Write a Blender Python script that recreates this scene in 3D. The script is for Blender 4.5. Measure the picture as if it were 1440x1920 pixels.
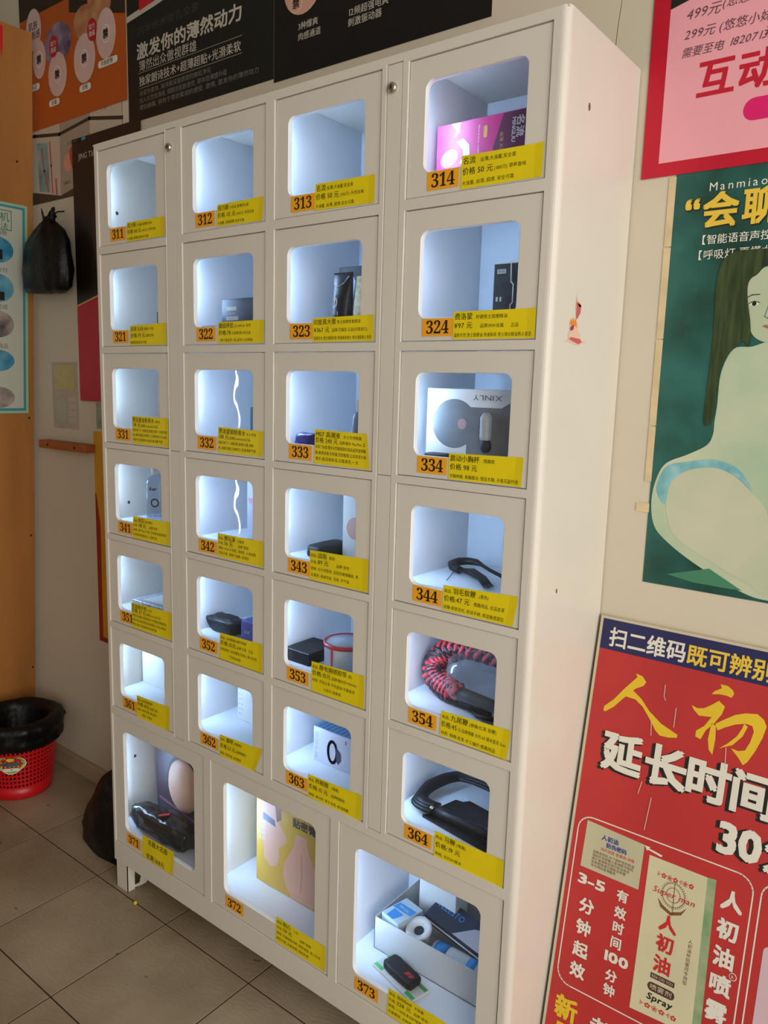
import bpy, bmesh, math, random
from mathutils import Vector, Matrix, noise as mnoise

# ------------------------------------------------------------------ scene, camera, light
sc = bpy.context.scene
COL = sc.collection
for o in list(bpy.data.objects):
    bpy.data.objects.remove(o)

cam_d = bpy.data.cameras.new('camera')
cam_d.sensor_fit = 'VERTICAL'
cam_d.sensor_height = 24.0
cam_d.lens = 1444.18 / 1920 * 24.0
cam_d.clip_start = 0.02
cam = bpy.data.objects.new('camera', cam_d)
COL.objects.link(cam)
_r = Vector((0.78894988, 0.61380875, 0.02822949))
_d = Vector((0.1195808, -0.10831324, -0.98689851))
_f = Vector((-0.60270932, 0.78198917, -0.15885346))
m = Matrix.Identity(4)
for i in range(3):
    m[i][0] = _r[i]; m[i][1] = -_d[i]; m[i][2] = -_f[i]
m.translation = Vector((1.70346, -1.07962, 1.35505))
cam.matrix_world = m
sc.camera = cam

world = bpy.data.worlds.new('daylight')
sc.world = world
world.use_nodes = True
bg = world.node_tree.nodes['Background']
bg.inputs[0].default_value = (1.0, 0.99, 0.975, 1)
bg.inputs[1].default_value = 0.41

def area_light(name, loc, target, sx, sy, power, col):
    d = bpy.data.lights.new(name, 'AREA')
    d.shape = 'RECTANGLE'; d.size = sx; d.size_y = sy; d.energy = power; d.color = col
    o = bpy.data.objects.new(name, d); COL.objects.link(o)
    o.location = loc
    o.rotation_euler = (Vector(target) - Vector(loc)).to_track_quat('-Z', 'Y').to_euler()
    return o
area_light('shop_doorway_daylight', (3.6, -1.5, 1.45), (0.9, 0.1, 1.0), 2.2, 2.3, 78, (1.0, 0.95, 0.875))
area_light('added_streak_light', (-1.22, -1.46, 1.02), (0.45, 0.0, 1.15), 0.006, 0.95, 0.8, (1, 1, 1))  # added thin light, source unseen; gives the bright streak reflected in the panes

vs = sc.view_settings
vs.view_transform = 'Standard'; vs.look = 'None'; vs.gamma = 1.0; vs.exposure = 0.0
vs.use_curve_mapping = False

# ------------------------------------------------------------------ materials
MATS = {}
def lin(c):
    out = []
    for v in c[:3]:
        v = v / 255.0
        out.append(v / 12.92 if v <= 0.04045 else ((v + 0.055) / 1.055) ** 2.4)
    return out
def M(name, rgb, rough=0.5, metal=0.0, var=0.06, vscale=8.0, bump=0.0, bscale=60.0, spec=0.5, rgb2=None, stretch=None, emit=None, estr=0.0):
    if name in MATS:
        return MATS[name]
    mt = bpy.data.materials.new(name); mt.use_nodes = True
    nt = mt.node_tree; N = nt.nodes; L = nt.links
    b = N['Principled BSDF']
    b.inputs['Roughness'].default_value = rough
    b.inputs['Metallic'].default_value = metal
    b.inputs['Specular IOR Level'].default_value = spec
    c = lin(rgb); c2 = lin(rgb2) if rgb2 else None
    tc = N.new('ShaderNodeTexCoord'); mp = N.new('ShaderNodeMapping')
    L.new(tc.outputs['Object'], mp.inputs['Vector'])
    if stretch: mp.inputs['Scale'].default_value = stretch
    nz = N.new('ShaderNodeTexNoise'); nz.inputs['Scale'].default_value = vscale; nz.inputs['Detail'].default_value = 5
    L.new(mp.outputs[0], nz.inputs['Vector'])
    cr = N.new('ShaderNodeValToRGB')
    cr.color_ramp.elements[0].position = 0.3; cr.color_ramp.elements[1].position = 0.7
    a = [max(0, v * (1 - var)) for v in c]
    z = [min(1, v * (1 + var)) for v in c] if c2 is None else c2
    cr.color_ramp.elements[0].color = (*a, 1); cr.color_ramp.elements[1].color = (*z, 1)
    L.new(nz.outputs['Fac'], cr.inputs['Fac']); L.new(cr.outputs['Color'], b.inputs['Base Color'])
    if bump > 0:
        n2 = N.new('ShaderNodeTexNoise'); n2.inputs['Scale'].default_value = bscale; n2.inputs['Detail'].default_value = 4
        L.new(mp.outputs[0], n2.inputs['Vector'])
        bp = N.new('ShaderNodeBump'); bp.inputs['Strength'].default_value = bump; bp.inputs['Distance'].default_value = 0.01
        L.new(n2.outputs['Fac'], bp.inputs['Height']); L.new(bp.outputs['Normal'], b.inputs['Normal'])
    if emit:
        b.inputs['Emission Color'].default_value = (*lin(emit), 1)
        b.inputs['Emission Strength'].default_value = estr
    MATS[name] = mt
    return mt
def Mglass(name, tint=(1, 1, 1), refl=0.06, rough=0.03, haze=0.0):
    if name in MATS: return MATS[name]
    mt = bpy.data.materials.new(name); mt.use_nodes = True
    nt = mt.node_tree; N = nt.nodes; L = nt.links
    N.remove(N['Principled BSDF'])
    out = N['Material Output']
    tr = N.new('ShaderNodeBsdfTransparent'); tr.inputs[0].default_value = (*tint, 1)
    gl = N.new('ShaderNodeBsdfGlossy'); gl.inputs['Roughness'].default_value = rough
    lw = N.new('ShaderNodeLayerWeight'); lw.inputs[0].default_value = 0.5
    pw = N.new('ShaderNodeMath'); pw.operation = 'POWER'; pw.inputs[1].default_value = 4.0
    L.new(lw.outputs['Facing'], pw.inputs[0])
    fr = N.new('ShaderNodeMath'); fr.operation = 'MULTIPLY_ADD'; fr.inputs[1].default_value = 0.45; fr.inputs[2].default_value = refl * 0.5
    L.new(pw.outputs[0], fr.inputs[0])
    mx = N.new('ShaderNodeMixShader')
    tc = N.new('ShaderNodeTexCoord'); nz = N.new('ShaderNodeTexNoise'); nz.inputs['Scale'].default_value = 9
    L.new(tc.outputs['Object'], nz.inputs['Vector'])
    bp = N.new('ShaderNodeBump'); bp.inputs['Strength'].default_value = 0.04; bp.inputs['Distance'].default_value = 0.02
    L.new(nz.outputs['Fac'], bp.inputs['Height']); L.new(bp.outputs['Normal'], gl.inputs['Normal'])
    L.new(fr.outputs[0], mx.inputs[0]); L.new(tr.outputs[0], mx.inputs[1]); L.new(gl.outputs[0], mx.inputs[2])
    last = mx
    if haze > 0:
        df = N.new('ShaderNodeBsdfDiffuse'); df.inputs[0].default_value = (0.8, 0.85, 0.9, 1)
        m2 = N.new('ShaderNodeMixShader'); m2.inputs[0].default_value = haze
        L.new(mx.outputs[0], m2.inputs[1]); L.new(df.outputs[0], m2.inputs[2]); last = m2
    L.new(last.outputs[0], out.inputs['Surface'])
    MATS[name] = mt
    return mt

PAINT = M('cream_powder_coat', (215, 209, 197), 0.38, var=0.035, vscale=3.5, bump=0.03, bscale=300)
INNER = M('white_inner_coat', (236, 240, 245), 0.45, var=0.03, vscale=6)
LED = M('led_white', (255, 255, 255), 0.5, emit=(170, 210, 255), estr=118.0)
PANE = Mglass('acrylic_pane', (0.97, 0.98, 1.0), refl=0.034, rough=0.012, haze=0.006)
RIM_GLOW = M('rim_glow_white', (240, 243, 246), 0.4, var=0.02)  # white painted in for the lit-up cut edge of the acrylic
CHROME = M('brushed_chrome', (200, 196, 185), 0.22, 1.0, var=0.05)
DARK = M('black_print', (14, 13, 12), 0.6, var=0.1)
ORANGE = M('orange_label', (242, 166, 24), 0.5, var=0.04, vscale=20)
YELLOW = M('yellow_label', (230, 208, 10), 0.42, var=0.05, vscale=18)
OLIVE = M('olive_print', (62, 60, 6), 0.6, var=0.1)
WALLM = M('wall_paint', (204, 194, 174), 0.85, var=0.05, vscale=2.2, bump=0.05, bscale=40)
CEIL = M('ceiling_paint', (200, 195, 185), 0.9)
WHITE = M('white_card', (222, 220, 214), 0.55, var=0.03)
WHITEPRINT = M('white_print', (226, 222, 210), 0.6, var=0.03)
BLACKPL = M('black_plastic_film', (6, 6, 6), 0.42, var=0.2, bump=0.35, bscale=35, spec=0.3)
BLACKLE = M('black_leatherette', (7, 7, 9), 0.5, var=0.2, bump=0.2, bscale=90, spec=0.3)

# ------------------------------------------------------------------ mesh builder
GLYPH = {}
_fc = bpy.data.curves.new('glyph', 'FONT'); _fo = bpy.data.objects.new('glyph', _fc); COL.objects.link(_fo)
_fc.resolution_u = 2; _fc.fill_mode = 'FRONT'; _fc.size = 1.0
def glyph(ch, bold):
    k = (ch, bold)
    if k in GLYPH: return GLYPH[k]
    _fc.body = ch; _fc.offset = bold
    bpy.context.view_layer.update()
    dg = bpy.context.evaluated_depsgraph_get()
    ev = _fo.evaluated_get(dg)
    me = ev.to_mesh()
    v = [(p.co.x, p.co.y) for p in me.vertices]; f = [tuple(q.vertices) for q in me.polygons]
    ev.to_mesh_clear()
    cjk = ord(ch) > 0x2e00
    if ord(ch) > 0x1d000 and ord(ch) < 0x1e000: cjk = False
    if v:
        x0 = min(p[0] for p in v); x1 = max(p[0] for p in v)
        if cjk: adv = 1.0 if x1 - x0 > 0.62 else max(0.62, x1 + 0.1)
        else: adv = x1 + 0.07
        if cjk:
            # normalise the fallback font's full-width glyph to roughly 1 em
            adv = max(adv, x1 + 0.05)
    else:
        adv = 0.3
    GLYPH[k] = (v, f, adv)
    return GLYPH[k]

class MB:
    def __init__(s): s.v = []; s.f = []; s.m = []; s.mats = []
    def mi(s, mat):
        if mat not in s.mats: s.mats.append(mat)
        return s.mats.index(mat)
    def add(s, vs, fs, mat):
        b = len(s.v); s.v += [tuple(p) for p in vs]; k = s.mi(mat)
        for f in fs:
            s.f.append(tuple(b + i for i in f)); s.m.append(k)
        return s
    def box(s, x0, x1, y0, y1, z0, z1, mat):
        vs = [(x, y, z) for z in (z0, z1) for y in (y0, y1) for x in (x0, x1)]
        return s.add(vs, [(0, 2, 3, 1), (4, 5, 7, 6), (0, 1, 5, 4), (2, 6, 7, 3), (0, 4, 6, 2), (1, 3, 7, 5)], mat)
    def obox(s, c, ux, uy, uz, mat):
        c = Vector(c); ux = Vector(ux); uy = Vector(uy); uz = Vector(uz)
        vs = [c + ux * a + uy * b + uz * d for d in (-1, 1) for b in (-1, 1) for a in (-1, 1)]
        return s.add(vs, [(0, 2, 3, 1), (4, 5, 7, 6), (0, 1, 5, 4), (2, 6, 7, 3), (0, 4, 6, 2), (1, 3, 7, 5)], mat)
    def poly(s, pts, mat, mp):
        # flat polygon given in (a,b); triangulated by ear clipping through bmesh-free method
        from mathutils.geometry import tessellate_polygon
        tri = tessellate_polygon([[Vector((p[0], p[1], 0)) for p in pts]])
        area = sum(pts[i][0] * pts[(i + 1) % len(pts)][1] - pts[(i + 1) % len(pts)][0] * pts[i][1] for i in range(len(pts)))
        fs = []
        for t in tri:
            a, b, c = (pts[i] for i in t)
            cr = (b[0] - a[0]) * (c[1] - a[1]) - (b[1] - a[1]) * (c[0] - a[0])
            fs.append(t if cr > 0 else (t[0], t[2], t[1]))
        return s.add([mp(*p) for p in pts], fs, mat)
    def ellipse(s, cx, cy, rx, ry, mat, mp, n=20, rot=0.0):
        pts = []
        for i in range(n):
            t = 2 * math.pi * i / n; x = rx * math.cos(t); y = ry * math.sin(t)
            pts.append((cx + x * math.cos(rot) - y * math.sin(rot), cy + x * math.sin(rot) + y * math.cos(rot)))
        return s.poly(pts, mat, mp)
    def rect(s, x0, y0, x1, y1, mat, mp):
        return s.poly([(x0, y0), (x1, y0), (x1, y1), (x0, y1)], mat, mp)
    def line(s, pts, w, mat, mp):
        for (a, b) in zip(pts[:-1], pts[1:]):
            dx, dy = b[0] - a[0], b[1] - a[1]; l = math.hypot(dx, dy) or 1
            nx, ny = -dy / l * w / 2, dx / l * w / 2
            ex, ey = dx / l * w / 2, dy / l * w / 2
            s.poly([(a[0] - nx - ex, a[1] - ny - ey), (b[0] - nx + ex, b[1] - ny + ey), (b[0] + nx + ex, b[1] + ny + ey), (a[0] + nx - ex, a[1] + ny - ey)], mat, mp)
        return s
    def text(s, x, y, size, txt, mat, mp, bold=0.0, width=None, shear=0.0, sy=1.0, rot=0.0, gap=0.0):
        pen = 0.0; runs = []
        for ch in txt:
            v, f, adv = glyph(ch, 0.0)
            runs.append((pen, v, f)); pen += adv + gap
        sx = 1.0
        if width: sx = width / (pen * size) if pen else 1.0
        cs, sn = math.cos(rot), math.sin(rot)
        if bold >= 0.02: offs = [(-bold, -bold), (bold, -bold), (bold, bold), (-bold, bold), (0, 0)]
        elif bold > 0: offs = [(-bold, 0), (bold, 0)]
        else: offs = [(0, 0)]
        o_ = Vector(mp(x, y)); e_ = 0.001
        nv_ = (Vector(mp(x + e_, y)) - o_).cross(Vector(mp(x, y + e_)) - o_).normalized()
        for p0, v, f in runs:
          for ko, (da, db) in enumerate(offs):
            vs = []; sh = nv_ * (0.00004 * ko)
            for (a, b) in v:
                a += da; b += db
                xx = (p0 + a) * size * sx + shear * b * size; yy = b * size * sy
                vs.append(Vector(mp(x + xx * cs - yy * sn, y + xx * sn + yy * cs)) + sh)
            s.add(vs, f, mat)
        return s
    def tube(s, path, r, mat, n=8, flat=1.0, up=(0, 0, 1), caps=True):
        path = [Vector(p) for p in path]; up = Vector(up); k = len(path)
        rs = r if isinstance(r, (list, tuple)) else [r] * k
        vs = []; fs = []
        for i, p in enumerate(path):
            t = (path[min(i + 1, k - 1)] - path[max(i - 1, 0)]).normalized()
            sd = t.cross(up)
            if sd.length < 1e-4: sd = t.cross(Vector((1, 0, 0)))
            sd.normalize(); u = sd.cross(t).normalized()
            for j in range(n):
                a = 2 * math.pi * j / n
                vs.append(p + sd * math.cos(a) * rs[i] + u * math.sin(a) * rs[i] * flat)
        for i in range(k - 1):
            for j in range(n):
                a = i * n + j; b = i * n + (j + 1) % n
                fs.append((a, b, b + n, a + n))
        if caps:
            fs.append(tuple(reversed(range(n)))); fs.append(tuple(range((k - 1) * n, k * n)))
        return s.add(vs, fs, mat)
    def lathe(s, c, prof, mat, n=24, axis='z', wob=None):
        vs = []; fs = []; k = len(prof)
        for i, (r, h) in enumerate(prof):
            for j in range(n):
                a = 2 * math.pi * j / n; rr = r * (wob(i, a) if wob else 1.0)
                x, y = rr * math.cos(a), rr * math.sin(a)
                if axis == 'z': p = (c[0] + x, c[1] + y, c[2] + h)
                elif axis == 'y': p = (c[0] + x, c[1] + h, c[2] + y)
                else: p = (c[0] + h, c[1] + x, c[2] + y)
                vs.append(p)
        for i in range(k - 1):
            for j in range(n):
                a = i * n + j; b = i * n + (j + 1) % n
                q = (a, b, b + n, a + n)
                fs.append(q if axis != 'y' else tuple(reversed(q)))
        return s.add(vs, fs, mat)
    def blob(s, c, a, b, h, mat, e=0.5, amp=0.08, freq=9.0, seed=0, nu=26, nv=16, rot=None, floor=None, taper=0.0):
        def pw(t, q): return math.copysign(abs(t) ** q, t)
        vs = []; fs = []
        R = rot or Matrix.Identity(3)
        for i in range(nv + 1):
            ph = -math.pi / 2 + math.pi * i / nv
            for j in range(nu):
                th = 2 * math.pi * j / nu
                p = Vector((a * pw(math.cos(ph), e) * pw(math.cos(th), e), b * pw(math.cos(ph), e) * pw(math.sin(th), e), h * pw(math.sin(ph), e)))
                nn = mnoise.noise(Vector((p.x, p.y, p.z)) * freq * 6 + Vector((seed * 7.1, seed, 0))) + 0.5 * mnoise.noise(p * freq * 17 + Vector((0, seed, 3)))
                p *= 1 + amp * nn
                if taper: p.x *= 1 - taper * (p.z / h); p.y *= 1 - taper * 0.5 * (p.z / h)
                p = R @ p + Vector(c)
                if floor is not None and p.z < floor: p.z = floor
                vs.append(p)
        for i in range(nv):
            for j in range(nu):
                q = i * nu + j; w = i * nu + (j + 1) % nu
                fs.append((q, w, w + nu, q + nu))
        return s.add(vs, fs, mat)
    def build(s, name, parent=None, smooth=False, bevel=0.0, seg=2, merge=False, loc=None):
        me = bpy.data.meshes.new(name)
        me.from_pydata(s.v, [], s.f)
        for mt in s.mats: me.materials.append(mt)
        me.polygons.foreach_set('material_index', s.m)
        if merge:
            bm = bmesh.new(); bm.from_mesh(me)
            bmesh.ops.remove_doubles(bm, verts=bm.verts, dist=1e-5); bm.to_mesh(me); bm.free()
        if smooth: me.polygons.foreach_set('use_smooth', [True] * len(me.polygons))
        me.update()
        o = bpy.data.objects.new(name, me); COL.objects.link(o)
        if parent: o.parent = parent
        if loc: o.location = loc
        if bevel > 0:
            md = o.modifiers.new('edge', 'BEVEL'); md.width = bevel; md.segments = seg; md.limit_method = 'ANGLE'; md.angle_limit = math.radians(50)
        return o
def tag(o, label=None, cat=None, group=None, kind=None):
    if label: o['label'] = label
    if cat: o['category'] = cat
    if group: o['group'] = group
    if kind: o['kind'] = kind
    return o
def empty(name, loc=(0, 0, 0)):
    o = bpy.data.objects.new(name, None); COL.objects.link(o); o.location = loc; o.empty_display_size = 0.05
    return o
def smooth(pts, n=5, keep=()):
    out = []; k = len(pts)
    for i in range(k):
        a, b, c, d = pts[i - 1], pts[i], pts[(i + 1) % k], pts[(i + 2) % k]
        for j in range(n):
            t = j / n
            out.append(tuple(0.5 * (2 * b[q] + (c[q] - a[q]) * t + (2 * a[q] - 5 * b[q] + 4 * c[q] - d[q]) * t * t + (3 * b[q] - a[q] - 3 * c[q] + d[q]) * t ** 3) for q in (0, 1)))
    return out
def plane_y(y):
    return lambda a, b: (a, y, b)
def lerp(a, b, t): return a + (b - a) * t
def rrect(x0, y0, x1, y1, r, n=5):
    pts = []
    for cx, cy, a0 in ((x1 - r, y1 - r, 0), (x0 + r, y1 - r, 90), (x0 + r, y0 + r, 180), (x1 - r, y0 + r, 270)):
        for k in range(n + 1):
            a = math.radians(a0 + 90 * k / n); pts.append((cx + r * math.cos(a), cy + r * math.sin(a)))
    return pts

# ------------------------------------------------------------------ the setting
YW = 0.2811
tag(MB().box(-2.4, 3.4, YW, YW + 0.12, 0, 2.9, WALLM).build('wall_back'), kind='structure')
tag(MB().box(-2.52, -2.4, -3.0, YW + 0.12, 0, 2.9, WALLM).build('wall_left'), kind='structure')
tag(MB().box(-2.52, 0.5, -3.12, -3.0, 0, 2.9, WALLM).build('light_block_wall'), kind='structure')  # unseen wall, added to block daylight from the left side
tag(MB().box(-2.52, 3.4, -3.0, YW + 0.12, 2.9, 3.0, CEIL).build('ceiling'), kind='structure')
SKIRT = M('skirting_tile', (176, 156, 126), 0.5, var=0.08, bump=0.05)
tag(MB().box(-2.4, 3.4, YW - 0.017, YW, 0.0, 0.058, SKIRT).build('baseboard_back', bevel=0.003), kind='structure')

GROUT = M('grout', (62, 50, 36), 0.9, var=0.2, vscale=30)
floor = tag(MB().box(-2.52, 3.4, -3.0, YW + 0.12, -0.12, -0.0015, GROUT).build('floor'), kind='structure')
def tile_mat():
    mt = M('floor_tile', (164, 150, 127), 0.42, var=0.13, vscale=5.0)
    nt = mt.node_tree; N = nt.nodes; L = nt.links; b = N['Principled BSDF']
    tc = N.new('ShaderNodeTexCoord')
    geo = N.new('ShaderNodeNewGeometry')
    wv = N.new('ShaderNodeTexWave'); wv.inputs['Scale'].default_value = 22; wv.inputs['Distortion'].default_value = 16; wv.inputs['Detail'].default_value = 2; wv.inputs['Detail Scale'].default_value = 0.8
    wv.wave_type = 'RINGS'
    L.new(geo.outputs['Position'], wv.inputs['Vector'])
    bp = N.new('ShaderNodeBump'); bp.inputs['Strength'].default_value = 0.07; bp.inputs['Distance'].default_value = 0.004
    L.new(wv.outputs['Fac'], bp.inputs['Height']); L.new(bp.outputs['Normal'], b.inputs['Normal'])
    # stains and scuffs in world space
    nz = N.new('ShaderNodeTexNoise'); nz.inputs['Scale'].default_value = 2.2; nz.inputs['Detail'].default_value = 8
    L.new(geo.outputs['Position'], nz.inputs['Vector'])
    mx = N.new('ShaderNodeMix'); mx.data_type = 'RGBA'; mx.blend_type = 'MULTIPLY'
    cr = N.new('ShaderNodeValToRGB'); cr.color_ramp.elements[0].color = (0.62, 0.55, 0.46, 1); cr.color_ramp.elements[1].color = (1, 1, 1, 1)
    cr.color_ramp.elements[0].position = 0.32; cr.color_ramp.elements[1].position = 0.62
    L.new(nz.outputs['Fac'], cr.inputs['Fac'])
    old = b.inputs['Base Color'].links[0].from_socket
    mx.inputs[0].default_value = 1.0
    L.new(old, mx.inputs[6]); L.new(cr.outputs['Color'], mx.inputs[7])
    sp = N.new('ShaderNodeTexNoise'); sp.inputs['Scale'].default_value = 26; sp.inputs['Detail'].default_value = 2
    L.new(geo.outputs['Position'], sp.inputs['Vector'])
    c3 = N.new('ShaderNodeValToRGB'); c3.color_ramp.elements[0].color = (1, 1, 1, 1); c3.color_ramp.elements[1].color = (0.3, 0.24, 0.18, 1)
    c3.color_ramp.elements[0].position = 0.72; c3.color_ramp.elements[1].position = 0.76
    L.new(sp.outputs['Fac'], c3.inputs['Fac'])
    m3 = N.new('ShaderNodeMix'); m3.data_type = 'RGBA'; m3.blend_type = 'MULTIPLY'; m3.inputs[0].default_value = 1.0
    L.new(mx.outputs[2], m3.inputs[6]); L.new(c3.outputs['Color'], m3.inputs[7]); L.new(m3.outputs[2], b.inputs['Base Color'])
    return mt
TILE = tile_mat()
P = 0.3065; h = P / 2 - 0.0019
t0 = MB().box(-h, h, -h, h, -0.008, 0.0, TILE).build('tile', bevel=0.0005, seg=1)
first = True
for iy in range(-9, 1):
    for ix in range(-8, 11):
        x = -0.0903 + P * (ix + 0.5); y = -0.0065 + P * (iy + 0.5)
        if x < -2.3 or x > 3.2: continue
        if iy == 0: pass
        o = t0 if first else t0.copy()
        if not first: COL.objects.link(o)
        first = False
        o.parent = floor; o.location = (x, y, 0.0)

# ------------------------------------------------------------------ vending cabinet
CAB = tag(empty('vending_locker', (0, 0, 0)), 'cream metal self-service vending cabinet with rows of lit windowed compartments', 'cabinet')
X0, X1, ZB, ZT, DEP = -0.022, 1.175, 0.081, 1.895, 0.278
COLX = [0.0, 0.3094, 0.5878, 0.8973]
ROWT = [1.878, 1.6465, 1.4175, 1.1895, 0.9615, 0.7325]
DW, DH = 0.2520, 0.2115
BIGX = [(-0.004, 0.3607), (0.388, 0.7559), (0.7813, 1.1515)]
BIGT, BIGB = 0.4978, 0.1386
g = 0.0012
holes = []
for cx in COLX:
    for zt in ROWT: holes.append((cx - g, cx + DW + g, zt - DH - g, zt + g))
for a, b in BIGX: holes.append((a - g, b + g, BIGB - g, BIGT + g))
STRIPS = [(0.2545, 0.2905), (0.8512, 0.8842)]
SZ = [(1.2020, 1.8815), (0.5150, 1.2012)]
for a, b in STRIPS: holes.append((a, b, 0.5142, 1.8823))
def plate(x0, x1, z0, z1, hs, y0, y1, mat):
    xs = sorted({round(v, 5) for v in [x0, x1] + [q for hh in hs for q in hh[:2]]})
    zs = sorted({round(v, 5) for v in [z0, z1] + [q for hh in hs for q in hh[2:]]})
    nx, nz = len(xs) - 1, len(zs) - 1
    solid = [[not any(hh[0] - 1e-5 < (xs[i] + xs[i + 1]) / 2 < hh[1] + 1e-5 and hh[2] - 1e-5 < (zs[k] + zs[k + 1]) / 2 < hh[3] + 1e-5 for hh in hs) for k in range(nz)] for i in range(nx)]
    mb = MB()
    def S(i, k): return 0 <= i < nx and 0 <= k < nz and solid[i][k]
    for i in range(nx):
        for k in range(nz):
            if not solid[i][k]: continue
            a, b, c, d = xs[i], xs[i + 1], zs[k], zs[k + 1]
            mb.add([(a, y0, c), (b, y0, c), (b, y0, d), (a, y0, d)], [(0, 1, 2, 3)], mat)
            mb.add([(a, y1, c), (b, y1, c), (b, y1, d), (a, y1, d)], [(3, 2, 1, 0)], mat)
            if not S(i - 1, k): mb.add([(a, y0, c), (a, y1, c), (a, y1, d), (a, y0, d)], [(3, 2, 1, 0)], mat)
            if not S(i + 1, k): mb.add([(b, y0, c), (b, y1, c), (b, y1, d), (b, y0, d)], [(0, 1, 2, 3)], mat)
            if not S(i, k - 1): mb.add([(a, y0, c), (b, y0, c), (b, y1, c), (a, y1, c)], [(3, 2, 1, 0)], mat)
            if not S(i, k + 1): mb.add([(a, y0, d), (b, y0, d), (b, y1, d), (a, y1, d)], [(0, 1, 2, 3)], mat)
    return mb
fr = plate(X0 + 0.012, X1 - 0.012, ZB, ZT, holes, 0.0, 0.014, PAINT).build('front_frame', CAB, bevel=0.0016, seg=2, merge=True)
# side panels with a rounded front corner
for sgn, xo in ((1, X1), (-1, X0)):
    pr = []
    r = 0.012
    for k in range(7):
        a = math.radians(-90 + 90 * k / 6)
        pr.append((xo - sgn * r + sgn * r * math.cos(a), r + r * math.sin(a)))
    pr += [(xo, DEP), (xo - sgn * 0.002, DEP)] + [(xo - sgn * 0.002, 0.014), (xo - sgn * r, 0.014)]
    n = len(pr); mb = MB()
    vs_ = [(p[0], p[1], ZB) for p in pr] + [(p[0], p[1], ZT) for p in pr]
    fs_ = []
    for i in range(n):
        j = (i + 1) % n
        fs_.append((i, j, j + n, i + n) if sgn > 0 else (j, i, i + n, j + n))
    fs_ += [tuple(range(n))[::-1] if sgn > 0 else tuple(range(n)), tuple(range(n, 2 * n)) if sgn > 0 else tuple(range(n, 2 * n))[::-1]]
    mb.add(vs_, fs_, PAINT)
    mb.build('side_panel', CAB)
MB().box(X0 + 0.002, X1 - 0.002, 0.002, DEP, ZT - 0.003, ZT, PAINT).build('top_panel', CAB)
MB().box(X0 + 0.002, X1 - 0.002, 0.014, DEP, ZB, ZB + 0.003, PAINT).build('base_panel', CAB)
MB().box(X0 + 0.002, X1 - 0.002, 0.266, DEP, ZB + 0.003, ZT - 0.003, INNER).build('back_panel', CAB)
for (a, b) in STRIPS:
    for (z0, z1) in SZ:
        MB().box(a + 0.001, b - 0.001, 0.0008, 0.012, z0, z1, PAINT).build('lock_strip', CAB, bevel=0.0012)
# vertical partitions
ZSH = 0.503
for (a, b) in ((0.2515, 0.2965), (0.5725, 0.5775), (0.8400, 0.8870)):
    if b - a > 0.02:
        mb = MB().box(a, a + 0.002, 0.0145, 0.2655, ZSH, ZT - 0.0035, INNER).box(b - 0.002, b, 0.0145, 0.2655, ZSH, ZT - 0.0035, INNER)
    else:
        mb = MB().box(a, b, 0.0145, 0.2655, ZSH, ZT - 0.0035, INNER)
    mb.build('partition', CAB)
for xx in (0.3742, 0.7686):
    MB().box(xx - 0.002, xx + 0.002, 0.0145, 0.2655, ZB + 0.0035, ZSH - 0.004, INNER).build('partition', CAB)
CELLX = [(X0 + 0.0025, 0.251), (0.297, 0.572), (0.578, 0.8395), (0.8875, X1 - 0.0025)]
CELLF = [1.6935, 1.4635, 1.2345, 1.0060, 0.7790, 0.5515]
for ci, (a, b) in enumerate(CELLX):
    for zf in CELLF[:5]:
        MB().box(a, b, 0.0145, 0.2655, zf - 0.004, zf, INNER).build('shelf', CAB)
MB().box(X0 + 0.0025, X1 - 0.0025, 0.0145, 0.2655, 0.5475, 0.5515, INNER).build('shelf', CAB)
MB().box(X0 + 0.0025, X1 - 0.0025, 0.0145, 0.2655, 0.499, 0.5025, INNER).build('shelf', CAB)
BCELL = [(X0 + 0.0025, 0.3717), (0.3767, 0.7661), (0.7711, X1 - 0.0025)]
MB().box(X0 + 0.0025, X1 - 0.0025, 0.0145, 0.2655, 0.172, 0.176, INNER).build('shelf', CAB)
# led strips behind the frame stile on the hinge side of each compartment
def led(x, z0, z1):
    MB().box(x, x + 0.0055, 0.0165, 0.0185, z0, z1, LED).build('led_strip', CAB)
for ci, (a, b) in enumerate(CELLX):
    for zf in CELLF: led(a + 0.003, zf + 0.045, zf + 0.160)
for (a, b) in BCELL: led(a + 0.003, 0.24, 0.42)
# locks
for lx in (0.2690, 0.8650):
    lk = MB().lathe((lx, 0.0, 1.8446), [(0.0001, -0.0058), (0.0050, -0.0060), (0.0078, -0.0050), (0.0085, -0.0020), (0.0085, 0.004)], CHROME, n=20, axis='y').build('lock', CAB, smooth=True)
    MB().box(lx - 0.0012, lx + 0.0012, -0.0066, -0.0058, 1.8420, 1.8475, DARK).build('keyhole', lk)
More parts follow.
